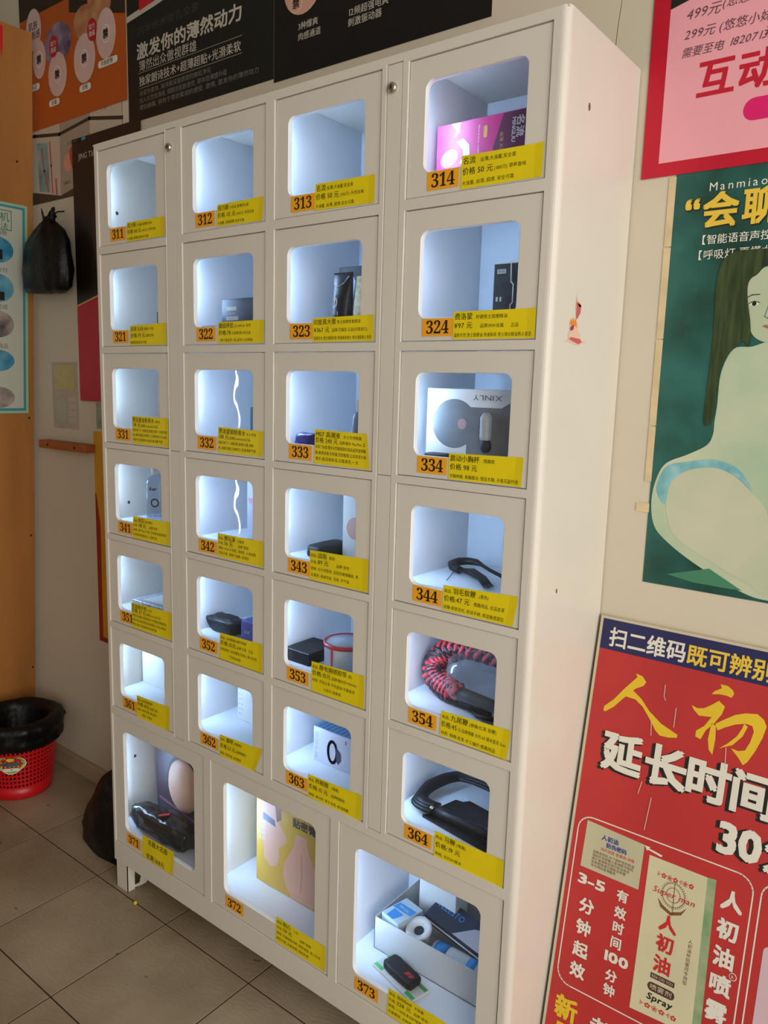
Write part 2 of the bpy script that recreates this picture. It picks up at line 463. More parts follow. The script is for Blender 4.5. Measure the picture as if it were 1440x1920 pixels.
# feet
for fx, sg in ((-0.012, 1), (1.165, -1)):
    for fy, sy in ((0.004, 1), (0.270, -1)):
        mb = MB()
        def bx(a, b, c, d, z0, z1): mb.box(min(fx + sg * a, fx + sg * b), max(fx + sg * a, fx + sg * b), min(fy + sy * c, fy + sy * d), max(fy + sy * c, fy + sy * d), z0, z1, PAINT)
        bx(0, 0.050, 0, 0.002, 0, ZB); bx(0, 0.002, 0, 0.055, 0, ZB); bx(0.048, 0.050, 0, 0.022, 0.0, ZB)
        # sloping gusset
        v = [(fx + sg * 0.050, fy + sy * 0.022, 0.004), (fx + sg * 0.075, fy + sy * 0.024, 0.020), (fx + sg * 0.092, fy + sy * 0.024, ZB), (fx + sg * 0.084, fy + sy * 0.024, ZB), (fx + sg * 0.069, fy + sy * 0.024, 0.026), (fx + sg * 0.050, fy + sy * 0.022, 0.011)]
        v2 = [(q[0], q[1] + sy * 0.018, q[2]) for q in v]
        mb.add(v + v2, [(0, 1, 4, 5), (1, 2, 3, 4), (11, 10, 7, 6), (10, 9, 8, 7), (0, 6, 7, 1), (1, 7, 8, 2), (5, 4, 10, 11), (4, 3, 9, 10)], PAINT)
        mb.build('foot', CAB)
# peeling sticker on the side
STK_P = M('sticker_pink', (196, 92, 96), 0.5); STK_O = M('sticker_orange', (232, 130, 30), 0.5); STK_L = M('sticker_pale', (226, 190, 165), 0.5); STK_B = M('sticker_brown', (120, 84, 60), 0.6)
side = lambda a, b: (X1 + 0.0006, a, b)
sk = MB()
sk.poly([(0.048, 1.4345), (0.10, 1.431), (0.128, 1.437), (0.108, 1.440), (0.106, 1.449), (0.098, 1.452), (0.094, 1.462), (0.09, 1.468), (0.084, 1.466), (0.086, 1.475), (0.10, 1.482), (0.101, 1.494), (0.090, 1.498), (0.082, 1.507), (0.083, 1.497), (0.081, 1.488), (0.085, 1.477), (0.083, 1.468), (0.070, 1.470), (0.063, 1.465), (0.066, 1.452), (0.060, 1.445), (0.062, 1.438)], STK_L, side)
side2 = lambda a, b: (X1 + 0.0009, a, b)
sk.poly([(0.0835, 1.496), (0.101, 1.493), (0.100, 1.481), (0.088, 1.470), (0.085, 1.477)], STK_P, side2)
sk.poly([(0.084, 1.498), (0.091, 1.497), (0.101, 1.493), (0.0995, 1.489), (0.092, 1.491)], STK_O, side2)
sk.poly([(0.066, 1.461), (0.066, 1.469), (0.071, 1.465), (0.075, 1.472), (0.079, 1.466), (0.085, 1.471), (0.090, 1.458), (0.08, 1.461), (0.073, 1.459)], STK_O, side2)
sk.poly([(0.065, 1.455), (0.069, 1.451), (0.078, 1.454), (0.080, 1.461), (0.07, 1.459)], M('sticker_magenta', (160, 50, 80), 0.5), side2)
sk.poly([(0.064, 1.438), (0.10, 1.4325), (0.112, 1.4365), (0.105, 1.441), (0.07, 1.442)], STK_P, side2)
sk.build('torn_sticker', CAB)
MB().ellipse(0.084, 1.782, 0.0035, 0.006, STK_B, side, 10).build('paint_chip', CAB)
MB().ellipse(0.08, 1.031, 0.0025, 0.004, STK_B, side, 10).build('paint_chip', CAB)

# doors
def door_mesh(w, hgt, wx0, wx1, wz0, wz1, rad):
    # local origin at the top-left corner of the door: x to the right, z down negative
    inn = []; out = []
    n = 6
    for cx, cz, a0, ox, oz, first_h in ((wx1 - rad, wz1 - rad, 90, w, 0.0, True), (wx1 - rad, wz0 + rad, 0, w, -hgt, False), (wx0 + rad, wz0 + rad, -90, 0.0, -hgt, True), (wx0 + rad, wz1 - rad, 180, 0.0, 0.0, False)):
        for k in range(n + 1):
            a = math.radians(a0 - 90 * k / n)
            ix, iz = cx + rad * math.cos(a), cz + rad * math.sin(a)
            inn.append((ix, iz))
            if k == n // 2: out.append((ox, oz))
            elif (k < n // 2) == first_h: out.append((ix, oz))
            else: out.append((ox, iz))
    N_ = len(inn); y0, y1 = 0.0028, 0.0130
    mb = MB()
    vs_ = [(a, y0, b) for a, b in out] + [(a, y0, b) for a, b in inn] + [(a, y1, b) for a, b in out] + [(a, y1, b) for a, b in inn]
    fs_ = []
    for i in range(N_):
        j = (i + 1) % N_
        fs_ += [(i, i + N_, j + N_, j), (i + 2 * N_, j + 2 * N_, j + 3 * N_, i + 3 * N_), (i, j, j + 2 * N_, i + 2 * N_)]
    mb.add(vs_, fs_, PAINT)
    mb.f += [(i + N_, i + 3 * N_, (i + 1) % N_ + 3 * N_, (i + 1) % N_ + N_) for i in range(N_)]; mb.m += [mb.mi(RIM_GLOW)] * N_  # cutout edge faces coloured white so the rim looks lit
    return mb
WREL = (0.033, 0.2155, -0.1745, -0.0348)
BW, BHh = 0.3685, BIGT - BIGB
BREL = (0.0415, 0.3265, -0.3135, -0.0375)
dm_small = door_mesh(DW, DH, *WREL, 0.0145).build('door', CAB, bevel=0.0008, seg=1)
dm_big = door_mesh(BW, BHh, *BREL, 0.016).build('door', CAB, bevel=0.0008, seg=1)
pane_small = MB().box(WREL[0] - 0.006, WREL[1] + 0.006, 0.0132, 0.0148, WREL[2] - 0.006, WREL[3] + 0.006, PANE).build('window_pane')
pane_big = MB().box(BREL[0] - 0.006, BREL[1] + 0.006, 0.0132, 0.0148, BREL[2] - 0.006, BREL[3] + 0.006, PANE).build('window_pane')
MATHB = '𝟎𝟏𝟐𝟑𝟒𝟓𝟔𝟕𝟖𝟗'
def price_label(door, ox, oz, quad, lines, hand=False):
    q = [(a - ox, b - oz) for a, b in quad]   # tl tr br bl
    wq = math.hypot(q[1][0] - q[0][0], q[1][1] - q[0][1]); hq = q[0][1] - q[3][1]
    def mp(y):
        def f(a, b):
            s, t = a / wq, b / hq
            bx_, bz_ = lerp(q[3][0], q[2][0], s), lerp(q[3][1], q[2][1], s)
            tx_, tz_ = lerp(q[0][0], q[1][0], s), lerp(q[0][1], q[1][1], s)
            return (lerp(bx_, tx_, t), y - 0.0012 * max(0.0, s - 0.9) * 10, lerp(bz_, tz_, t))
        return f
    mb = MB()
    N_ = 10
    for i in range(N_):
        a, b = wq * i / N_, wq * (i + 1) / N_
        mb.rect(a, 0, b, hq, YELLOW, mp(0.0018))
    y = mp(0.0015)
    nl = len(lines); big = 0.0165 if hand else min(0.0118, hq * 0.26); sm = big * 0.62
    z = hq - big * 1.08
    for li, ln in enumerate(lines):
        tot = 0.0025
        for seg in ln:
            if isinstance(seg, (int, float)): tot += seg; continue
            sz_ = big if seg.startswith('#') else sm
            tot += sum(glyph(ch, 0.0)[2] for ch in seg.lstrip('#')) * sz_ + 0.002
        k_ = min(1.0, (wq - 0.004) / tot)
        x = 0.0025 * k_
        for seg in ln:
            if isinstance(seg, (int, float)): x += seg * k_; continue
            bigf = seg.startswith('#'); t = seg[1:] if bigf else seg
            if not t: continue
            sz_ = big if bigf else sm
            wd_ = sum(glyph(ch, 0.0)[2] for ch in t) * sz_ * k_
            mb.text(x, z + (0 if bigf else big * 0.02), sz_, t, DARK if hand else OLIVE, y, bold=0.012 if bigf else 0.0, width=wd_)
            x += wd_ + 0.002 * k_
        if nl > 3: z -= (hq - big * 1.3) / (nl - 0.6)
        else: z -= hq * 0.32
    return mb.build('price_label', door)
def number_label(door, x, zt, num):
    mb = MB(); a = plane_y(0.0020); b = plane_y(0.0017)
    w_, h_ = 0.0605, 0.0285
    mb.rect(x, zt - h_, x + w_, zt, ORANGE, a)
    pen = x + 0.0085
    for ch in num:
        c = MATHB[int(ch)]
        v, f, adv = glyph(c, 0.0)
        x0 = min(p[0] for p in v); x1 = max(p[0] for p in v)
        sz = 0.0295
        wd = (x1 - x0) * sz
        cx = pen + 0.0068
        mb.add([b(cx + (p[0] - (x0 + x1) / 2) * sz * 0.95, zt - h_ + 0.0042 + p[1] * sz) for p in v], f, DARK)
        pen += 0.0152
    return mb.build('number_label', door)
LAB = {
 '311': ([(0.1085, 1.7096), (0.247, 1.7093), (0.2491, 1.6680), (0.1065, 1.6680)], [['#倍力斯', '大油量 超薄安全套'], ['#价格 60 元', '(100只) 天然无味'], ['大油量, 超薄润滑安全可靠']]),
 '312': ([(0.421, 1.7121), (0.5572, 1.7122), (0.5537, 1.6680), (0.4186, 1.6702)], [['#倍力斯', '六合装 超薄安全套'], ['#价格 115 元', '(200只) 天然无味'], ['大油量, 润滑超薄 安全可靠']]),
 '313': ([(0.6916, 1.7166), (0.8306, 1.7151), (0.8307, 1.6690), (0.6896, 1.6711)], [['#名流', '丝薄.大油量.安全套'], ['#价格 50 元', '(100只) 天然无味'], ['大油量, 丝薄, 超感,安全可靠']]),
 '314': ([(1.0043, 1.718), (1.1462, 1.7165), (1.1450, 1.6687), (1.0039, 1.6684)], [['#名流', 0.006, '丝薄,大油量,安全套'], ['#价格 50 元', '(100只) 草莓香味'], ['大油量, 丝滑, 超感, 安全可靠']]),
 '321': ([(0.1123, 1.4808), (0.2474, 1.4843), (0.2488, 1.4366), (0.1095, 1.4362)], [['#冈本 0.03', '超薄十只装'], ['#价格:79 元', '品牌:冈本'], ['超薄润滑,安全可靠']]),
 '322': ([(0.4221, 1.4802), (0.560, 1.4812), (0.5578, 1.4369), (0.4197, 1.4374)], [['#蘑菇伴侣', 'QYUMI 5A 系列'], ['#价格:78', '元品牌:意大利正品'], [0.004, '(男子成品管+1支,延时5+1支两用)']]),
 '323': ([(0.6885, 1.4798), (0.8359, 1.4818), (0.8365, 1.4368), (0.6914, 1.4368)], [['#印度真大膏', '男士按摩修复精油'], ['#¥367 元', 0.004, '品牌:贝福宝 正品(印度进口)'], ['强肾补水 增大增粗修复 快速吸收增大 增长增粗男人专用']]),
 '324': ([(1.0008, 1.4802), (1.1489, 1.4807), (1.1485, 1.4366), (1.0008, 1.4366)], [['#费洛蒙', 0.004, '秒硬男士按摩精油'], ['#¥97 元', 0.012, '品牌:MW丝属', 0.01, '正品'], ['温和天然 男士按摩油 快速吸收 男士增长精油男人首选']]),
 '331': ([(0.1106, 1.2732), (0.2500, 1.2738), (0.2500, 1.2086), (0.1105, 1.2086)], [['#费洛蒙金粉香水', '(男用)'], ['#118 元', '品牌(Lanmabel)正品'], ['超好闻了!一闻就爱,她感兴趣了,也很优雅'], ['美,清新优雅,你的男人,已被你吸引,在远处'], ['闻的不仅是香味,也是浪漫,清新气质']]),
 '332': ([(0.4195, 1.2643), (0.5591, 1.2616), (0.5564, 1.2099), (0.4178, 1.21)], [['#费洛蒙银粉香水', '女士专用'], ['#138 元', '品牌(Lanmabel)正品'], ['超好闻了!一闻就爱,她感兴趣,清新'], ['美,清新优雅,已被吸引,浪漫清新气质']]),
 '333': ([(0.6988, 1.2743), (0.8272, 1.2722), (0.8352, 1.2082), (0.6978, 1.2093)], [['#M07 高潮液', 0.005, '女士专用精露'], ['#价格 240 元', 0.003, '品牌:曼妙 MaxMen 正'], ['采用了私密,增多女性敏感度的滋润,超热度情趣'], ['露,敏感润滑,无刺激,优质敏感,让其享受升级'], ['增多,超润滑保湿,无需清洗,一次']]),
 '334': ([(1.0033, 1.2512), (1.1422, 1.2539), (1.1405, 1.2076), (1.0039, 1.2076)], [['#震动小胸杯', 0.005, '情趣款'], ['#价格 98 元'], ['丰胸神器, 美胸震动, 塑造丰胸, 无毒无副作用']]),
 '341': ([(0.106, 1.0332), (0.249, 1.0357), (0.2466, 0.9793), (0.1029, 0.9795)], [['商品:', '#肉苁', '延时喷剂'], ['价格:', '#118 元', 0.01, '品牌“夜色”'], ['规格: 国产10ml 外用, 天然草本植物萃取'], ['功效延时增强持久, 无副作用']]),
 '342': ([(0.4161, 1.0344), (0.559, 1.0357), (0.5593, 0.9813), (0.4157, 0.9826)], [['商品:', '#摩玩滴', 0.003, '口服液'], ['价格:', '#56 元', 0.014, '品牌“夜色”'], ['规格: 30ml 外用型, 润滑型, 人体润滑'], ['无色无味, 清爽不油腻, 易清洗']]),
 '343': ([(0.6897, 1.0388), (0.8385, 1.0423), (0.8375, 0.9799), (0.6907, 0.9799)], [['商品:', '#战雨', 0.004, '套装'], ['价格:', '#89 元', 0.018, '品牌“夜色”'], ['规格: 方片材质材, 呈现完美情趣款, 男'], ['女通用: 收纳包装, 无味, 不气味']]),
 '344': ([(1.0031, 1.025), (1.1464, 1.031), (1.1396, 0.9797), (1.0025, 0.9816)], [['商品:', '#羽毛软鞭', 0.004, '(黑色)'], ['#价格:47 元', 0.006, '情趣用品, 优品皮革'], ['皮鞭·柔软羽毛, 舒适手柄, 挑逗敏感部位']]),
 '351': ([(0.0896, 0.8156), (0.2499, 0.8200), (0.249, 0.7525), (0.0896, 0.7523)], [['#尼龙绳手铐', '1-10米'], ['#价格 27 元', '品牌(Sensual)正品'], ['材质尼龙编织,柔软舒适,不伤肌肤,情趣用品'], ['长度可调,结实耐用,适合情侣之间互动使用'], ['清洁方便,可反复使用,收纳方便']]),
 '352': ([(0.4212, 0.8109), (0.5576, 0.8145), (0.5579, 0.7508), (0.4194, 0.7511)], [['商品:', '女用情趣内裤开档款'], ['#价格:35元', '品牌:久爱', 0.004, '正品'], ['规格面料: 冰丝蕾丝(均码), 弹力好透'], [0.03, '气舒适亲肤']]),
 '353': ([(0.6983, 0.8133), (0.8348, 0.8167), (0.8355, 0.7508), (0.6982, 0.7515)], [['商品:', '#静电捆绑胶带', '(黑)'], ['#价格:15元', '品牌:魅如安/MIANU'], ['材质: 不粘头发·不伤皮肤·可重复用'], [0.03, '小轻巧·易携带']]),
 '354': ([(1.009, 0.7993), (1.1475, 0.8035), (1.1419, 0.7500), (1.0079, 0.7535)], [['商品:', '#九尾鞭', '(棉绳/红黑 软鞭)'], ['#价格:45', '元/品牌情趣 长约 60 厘米直径 2cm'], ['材质: 棉绳·皮革·手工编织·情趣用品·']]),
 '361': ([(0.1033, 0.5766), (0.2368, 0.5827), (0.2337, 0.5203), (0.1026, 0.5196)], [['商品:', '加厚纯棉眼罩'], ['#价格:18元', '品牌:久爱'], ['规格: 均码可调, 遮光透气'], [0.02, '舒适, 不勒耳']]),
 '362': ([(0.4191, 0.5709), (0.5597, 0.5785), (0.5339, 0.5190), (0.4174, 0.5202)], [['商品: #脚铐'[:4], '#脚铐', '(情趣款)'], ['#价格:23 元', '品牌情趣用'], ['规格: 均码可调, 皮质柔软']]),
 '363': ([(0.6925, 0.57), (0.8355, 0.5737), (0.8356, 0.5193), (0.6933, 0.5204)], [['商品:', '#羚眼圈', 0.006, '(情趣)'], ['#价格:15 元', 0.006, '品牌情趣用'], ['规格: 弹力好, 男士专用, 舒适佩戴']]),
 '364': ([(1.0063, 0.5694), (1.1483, 0.5702), (1.1485, 0.5192), (1.0065, 0.5192)], [['商品:', '#马鞭', '(情趣)'], ['#价格:19 元'], ['规格: 长约60厘米']]),
 '371': ([(0.1146, 0.2005), (0.2458, 0.2055), (0.2377, 0.1387), (0.1105, 0.1387)], [[0.02, '#名器大名股'], [0.0, ''], [0.015, '#优惠:168元']]),
 '372': ([(0.6036, 0.2035), (0.7504, 0.2019), (0.749, 0.1440), (0.6016, 0.1427)], [['商品:', '#阴凸', 0.006, '小号'], ['价格:', '#78 元', 0.02, '品牌“情趣”'], ['规格: 仿真硅胶材质, 柔软亲肤, 男士专用'], ['清洗方便, 反复使用, 收纳方便']]),
 '373': ([(0.9148, 0.1995), (1.0514, 0.2006), (1.0533, 0.1411), (0.9122, 0.1400)], [['商品:', '#1000ml', 0.004, '大容量'], ['价格:', '#328 元', 0.004, '品牌“夜色”'], ['规格: 一次性清洁护理套装, 安全可靠'], ['方便携带, 无刺激']]),
}
used_s = used_b = False
used_ps = used_pb = False
for r in range(6):
    for c in range(4):
        ox, oz = COLX[c], ROWT[r]
        d = dm_small if not used_s else dm_small.copy()
        if used_s: COL.objects.link(d)
        used_s = True
        d.parent = CAB; d.location = (ox, 0, oz)
        p = pane_small if not used_ps else pane_small.copy()
        if used_ps: COL.objects.link(p)
        used_ps = True
        p.parent = d; p.location = (0, 0, 0)
        nm = '3%d%d' % (r + 1, c + 1)
        number_label(d, 0.042, WREL[2] - 0.0012, nm)
        price_label(d, ox, oz, *LAB[nm])
for c, (a, b) in enumerate(BIGX):
    d = dm_big if not used_b else dm_big.copy()
    if used_b: COL.objects.link(d)
    used_b = True
    d.parent = CAB; d.location = (a, 0, BIGT)
    p = pane_big if not used_pb else pane_big.copy()
    if used_pb: COL.objects.link(p)
    used_pb = True
    p.parent = d; p.location = (0, 0, 0)
    nm = '37%d' % (c + 1)
    number_label(d, 0.0475, BREL[2] - 0.006, nm)
    price_label(d, a, BIGT, *LAB[nm], hand=(c == 0))

# ------------------------------------------------------------------ wall posters and signs
def sheet(name, x0, x1, z0, z1, mat, label, cat='poster', y=YW - 0.0004, th=0.0012, group=None):
    o = MB().box(x0, x1, y - th, y, z0, z1, mat).build(name)
    tag(o, label, cat, group)
    return o, y - th
_lay = [0]
def YT(y, k=1):
    _lay[0] = (_lay[0] + 1) % 12
    return plane_y(y - 0.0003 * k - 0.00002 * _lay[0])

# pink price poster
RED_B = M('crimson_print', (186, 6, 40), 0.4, var=0.06); PINKP = M('pink_print', (232, 160, 170), 0.45, var=0.05, vscale=3)
o, y = sheet('pink_poster', 1.1897, 2.02, 1.718, 2.46, RED_B, 'pink poster with wide crimson border and handwritten prices', y=YW - 0.0016)
mb = MB().rect(1.2178, 1.7395, 1.99, 2.43, PINKP, YT(y)); mb.build('printed_panel', o)
mb = MB().poly([(1.2178, 2.43), (1.2178, 1.9766), (1.2492, 1.9845), (1.30, 1.992), (1.40, 2.0), (1.99, 2.01), (1.99, 2.43)], DARK, YT(y, 2)); mb.build('printed_picture', o)
CRIM = M('title_crimson', (190, 14, 44), 0.45); MAG = M('magenta_print', (214, 18, 104), 0.45); INK = M('pen_ink', (96, 60, 72), 0.6)
mb = MB().text(1.2685, 1.836, 0.0605, '互动类', CRIM, YT(y, 2), bold=0.022, gap=0.04); mb.build('printed_title', o)
mb = MB().text(1.368, 1.902, 0.022, '机', CRIM, YT(y, 2), bold=0.02); mb.build('printed_title', o)
mb = MB().poly(rrect(1.345, 1.783, 1.62, 1.8165, 0.0165), MAG, YT(y, 2)); mb.build('printed_button', o)
mb = MB()
mb.text(1.2435, 1.9545, 0.0205, '499元', INK, YT(y, 2), shear=0.25); mb.text(1.298, 1.960, 0.017, '(悠悠', INK, YT(y, 2), shear=0.25)
mb.text(1.2428, 1.925, 0.0185, '299元', INK, YT(y, 2), shear=0.25); mb.text(1.296, 1.926, 0.0175, '(悠悠小妹', INK, YT(y, 2), shear=0.2)
mb.text(1.2405, 1.8985, 0.0165, '需要至电', INK, YT(y, 2), shear=0.25); mb.text(1.313, 1.9, 0.0165, '18207135', INK, YT(y, 2), shear=0.3)
mb.build('handwriting', o)

# green poster of a woman
def green_mat():
    mt = M('green_poster_print', (16, 52, 40), 0.35, rgb2=(44, 112, 104), vscale=7.0)
    return mt
GRN = green_mat()
o, y = sheet('green_poster', 1.2488, 1.86, 1.0238, 1.735, GRN, 'dark green poster of a long-haired woman looking over her shoulder', y=YW - 0.0002, th=0.0010)
TAPE = M('old_tape', (208, 188, 148), 0.4, var=0.10, vscale=30)
for (a, b) in ((1.604, 1.715), (1.452, 1.602), (1.304, 1.450), (1.205, 1.302)):
    MB().box(1.2375, 1.2495, y - 0.0004, y - 0.0002, a, b, TAPE).build('tape_strip', o)
MB().box(1.226, 1.2495, y - 0.0004, y - 0.0002, 1.150, 1.166, TAPE).build('tape_strip', o)
HAIR = M('poster_hair', (30, 44, 16), 0.4, rgb2=(62, 80, 40), vscale=22, stretch=(6, 1, 0.6)); SKIN = M('poster_skin', (150, 190, 160), 0.4, rgb2=(196, 200, 172), vscale=5)
SKIN2 = M('poster_skin_light', (176, 192, 160), 0.4, rgb2=(200, 200, 176), vscale=6); BLUEG = M('poster_blue', (104, 170, 178), 0.4, rgb2=(150, 200, 205), vscale=40); SHDW = M('poster_green_mid', (66, 128, 98), 0.4)
YEL = M('poster_yellow', (228, 192, 62), 0.45)
mb = MB().poly(smooth([(1.3643, 1.4334), (1.3489, 1.3947), (1.3478, 1.3423), (1.3461, 1.3158), (1.3455, 1.2935), (1.3369, 1.2751), (1.3079, 1.2577), (1.2732, 1.2402), (1.2588, 1.2136), (1.2526, 1.1751), (1.259, 1.1327), (1.28, 1.1068), (1.3333, 1.0722), (1.4145, 1.0351), (1.47, 1.028), (1.60, 1.03), (1.58, 1.20), (1.55, 1.36), (1.50, 1.43), (1.44, 1.452), (1.415, 1.4454), (1.3921, 1.4374)]), SKIN, YT(y)); mb.build('printed_figure', o)
mb = MB().poly(smooth([(1.2771, 1.1731), (1.2803, 1.211), (1.3101, 1.2322), (1.3531, 1.2395), (1.388, 1.2257), (1.4149, 1.2018), (1.4426, 1.1654), (1.4547, 1.0427), (1.4168, 1.0539), (1.3499, 1.0842), (1.2947, 1.1184)]), SKIN2, YT(y, 2)); mb.build('printed_shorts', o)
mb = MB().poly(smooth([(1.2658, 1.219), (1.2781, 1.2369), (1.309, 1.245), (1.3519, 1.252), (1.3909, 1.2392), (1.4145, 1.2062), (1.3879, 1.2274), (1.3532, 1.2386), (1.3103, 1.2304), (1.2835, 1.2066), (1.2766, 1.1683), (1.2608, 1.1902)]), BLUEG, YT(y, 3)); mb.build('printed_waistband', o)
mb = MB().poly([(1.29, 1.0448), (1.3603, 1.0663), (1.4159, 1.0372), (1.3364, 1.0376)], SHDW, YT(y)); mb.build('printed_leg', o)
mb = MB().poly(smooth([(1.3761, 1.5378), (1.3777, 1.5046), (1.3849, 1.471), (1.3947, 1.4524), (1.4151, 1.4438), (1.44, 1.452), (1.453, 1.48), (1.457, 1.52), (1.445, 1.556), (1.4038, 1.5611), (1.3892, 1.5493)]), SKIN2, YT(y, 3)); mb.build('printed_face', o)
mb = MB()
mb.poly([(1.3803, 1.5028), (1.3848, 1.5062), (1.3892, 1.5078), (1.3966, 1.5054), (1.3945, 1.5020), (1.3892, 1.5008)], WHITEPRINT, YT(y, 4)); mb.ellipse(1.3895, 1.5043, 0.0034, 0.0034, DARK, YT(y, 5), 12)
mb.line([(1.3795, 1.5025), (1.3848, 1.5066), (1.3895, 1.5082), (1.3972, 1.5058)], 0.0011, DARK, YT(y, 5))
mb.line([(1.3783, 1.5145), (1.385, 1.5182), (1.3961, 1.5186)], 0.0015, HAIR, YT(y, 4))
mb.poly([(1.4240, 1.5028), (1.4285, 1.506), (1.434, 1.5072), (1.4405, 1.505), (1.438, 1.502), (1.433, 1.5008)], WHITEPRINT, YT(y, 4)); mb.ellipse(1.4335, 1.504, 0.0034, 0.0034, DARK, YT(y, 5), 12)
mb.line([(1.422, 1.5155), (1.43, 1.519), (1.441, 1.516)], 0.0015, HAIR, YT(y, 4))
mb.line([(1.4105, 1.500), (1.4065, 1.484), (1.4105, 1.4815), (1.4150, 1.483)], 0.0012, SHDW, YT(y, 4))
mb.poly([(1.4040, 1.4690), (1.4090, 1.4712), (1.4125, 1.4705), (1.4160, 1.4712), (1.4220, 1.4690), (1.4130, 1.4650)], M('poster_lips', (150, 110, 96), 0.4), YT(y, 4))
mb.build('printed_features', o)
mb = MB().poly(smooth([(1.4009, 1.5885), (1.3775, 1.5884), (1.3601, 1.5882), (1.3385, 1.5775), (1.3291, 1.5447), (1.3308, 1.4809), (1.3314, 1.4293), (1.3293, 1.3593), (1.329, 1.3149), (1.335, 1.308), (1.3418, 1.3156), (1.3462, 1.3598), (1.3481, 1.4033), (1.3643, 1.4334), (1.3793, 1.4459), (1.3882, 1.4374), (1.3873, 1.4709), (1.3789, 1.5129), (1.3781, 1.5378), (1.3892, 1.5510), (1.4036, 1.5635), (1.435, 1.555), (1.452, 1.53), (1.458, 1.49), (1.462, 1.44), (1.476, 1.43), (1.482, 1.52), (1.46, 1.575), (1.43, 1.590)]), HAIR, YT(y, 6)); mb.build('printed_hair', o)
mb = MB().text(1.303, 1.6855, 0.0185, 'Manmiao Intel', WHITEPRINT, YT(y, 2), gap=0.16); mb.build('printed_lettering', o)
SHD2 = M('title_shadow', (8, 34, 26), 0.5)
mb = MB(); mb.text(1.2685, 1.6315, 0.060, '“', SHD2, YT(y, 2), bold=0.03); mb.text(1.297, 1.6315, 0.0575, '会聊天', SHD2, YT(y, 2), bold=0.03, gap=0.06); mb.build('printed_title_shadow', o)
mb = MB(); mb.text(1.2670, 1.6335, 0.060, '“', YEL, YT(y, 3), bold=0.026); mb.text(1.2955, 1.6335, 0.0575, '会聊天', YEL, YT(y, 3), bold=0.026, gap=0.06); mb.build('printed_title', o)
mb = MB(); mb.text(1.2895, 1.6035, 0.0162, '【智能语音声控', WHITEPRINT, YT(y, 2), bold=0.01); mb.build('printed_lettering', o)
mb = MB(); mb.text(1.2855, 1.5795, 0.0165, '【呼吸灯 更懂女人', WHITEPRINT, YT(y, 2)); mb.build('printed_lettering', o)

# black posters above the cabinet
BLK1 = M('black_green_print', (12, 17, 14), 0.45, var=0.25, vscale=6); GREYT = M('grey_print', (186, 182, 168), 0.5); DIMT = M('dim_print', (60, 62, 56), 0.5); MIDT = M('mid_grey_print', (120, 118, 108), 0.5)
o, y = sheet('black_poster', -0.279, 0.2925, 2.061, 2.58, BLK1, 'black poster with grey slogan and thin ruled lines above the cabinet')
mb = MB().text(-0.237, 2.2185, 0.0425, '激发你的薄然动力', GREYT, YT(y), bold=0.022, width=0.425); mb.build('printed_title', o)
mb = MB(); mb.text(-0.228, 2.186, 0.029, '薄然出众傲视群雄', GREYT, YT(y), width=0.245); mb.build('printed_lettering', o)
mb = MB(); mb.text(-0.2285, 2.149, 0.0265, '独家朗诗技术+超薄超贴+光滑柔软', GREYT, YT(y), bold=0.014, width=0.41); mb.build('printed_lettering', o)
mb = MB().rect(-0.2315, 2.1795, 0.186, 2.1815, MIDT, YT(y)); mb.build('printed_rule', o)
mb = MB().rect(-0.2285, 2.1405, 0.186, 2.1425, MIDT, YT(y)); mb.build('printed_rule', o)
mb = MB(); mb.text(-0.2287, 2.123, 0.0145, '冰蓝色套体, 海洋般深邃质感的微粒净化', MIDT, YT(y), width=0.30); mb.text(-0.229, 2.105, 0.0145, '加入天然润滑液, 细腻的肌肤感觉, 更体验薄感升级', MIDT, YT(y), width=0.36); mb.text(-0.23, 2.087, 0.0145, '薄如蝉翼, 拥有于零的柔韧的感受, 激情, 激发你的薄然动力', MIDT, YT(y), width=0.475); mb.build('printed_lettering', o)
mb = MB().text(-0.232, 2.277, 0.024, '冈本纳米微孔全套', DIMT, YT(y), width=0.26); mb.build('printed_lettering', o)
mb = MB().poly([(-0.279, 2.318), (-0.15, 2.331), (0.0, 2.352), (0.2925, 2.42), (0.2925, 2.435), (0.0, 2.366), (-0.279, 2.333)], GREYT, YT(y)); mb.build('printed_curve', o)
RB = M('red_box_print', (190, 20, 34), 0.4); SIL = M('silver_print', (150, 160, 160), 0.4)
mb = MB().poly([(-0.2215, 2.335), (-0.100, 2.35), (-0.100, 2.39), (-0.2215, 2.372)], RB, YT(y, 2)); mb.poly([(-0.2215, 2.372), (-0.10, 2.39), (-0.10, 2.44), (-0.2215, 2.42)], SIL, YT(y, 2)); mb.text(-0.172, 2.345, 0.026, '本', DARK, YT(y, 3)); mb.build('printed_picture', o)
BLK2 = M('black_navy_print', (7, 7, 10), 0.4, var=0.3, vscale=5)
o, y = sheet('black_poster', 0.2945, 0.877, 2.052, 2.58, BLK2, 'black poster with a pinkish disc and small white captions above the cabinet')
FLESH = M('pale_pink_print', (206, 158, 140), 0.45, var=0.06)
mb = MB().ellipse(0.385, 2.235, 0.058, 0.058, FLESH, YT(y), 28); mb.build('printed_picture', o)
mb = MB(); mb.ellipse(0.366, 2.203, 0.0185, 0.0185, WHITEPRINT, YT(y, 2)); mb.ellipse(0.366, 2.203, 0.0175, 0.0175, FLESH, YT(y, 3)); mb.text(0.3545, 2.195, 0.022, '禁', DARK, YT(y, 4), bold=0.02); mb.build('printed_seal', o)
mb = MB(); mb.text(0.3715, 2.147, 0.0175, '3种爆爽', GREYT, YT(y), bold=0.01); mb.text(0.3715, 2.125, 0.0175, '肉感通道', GREYT, YT(y), bold=0.01); mb.build('printed_caption', o)
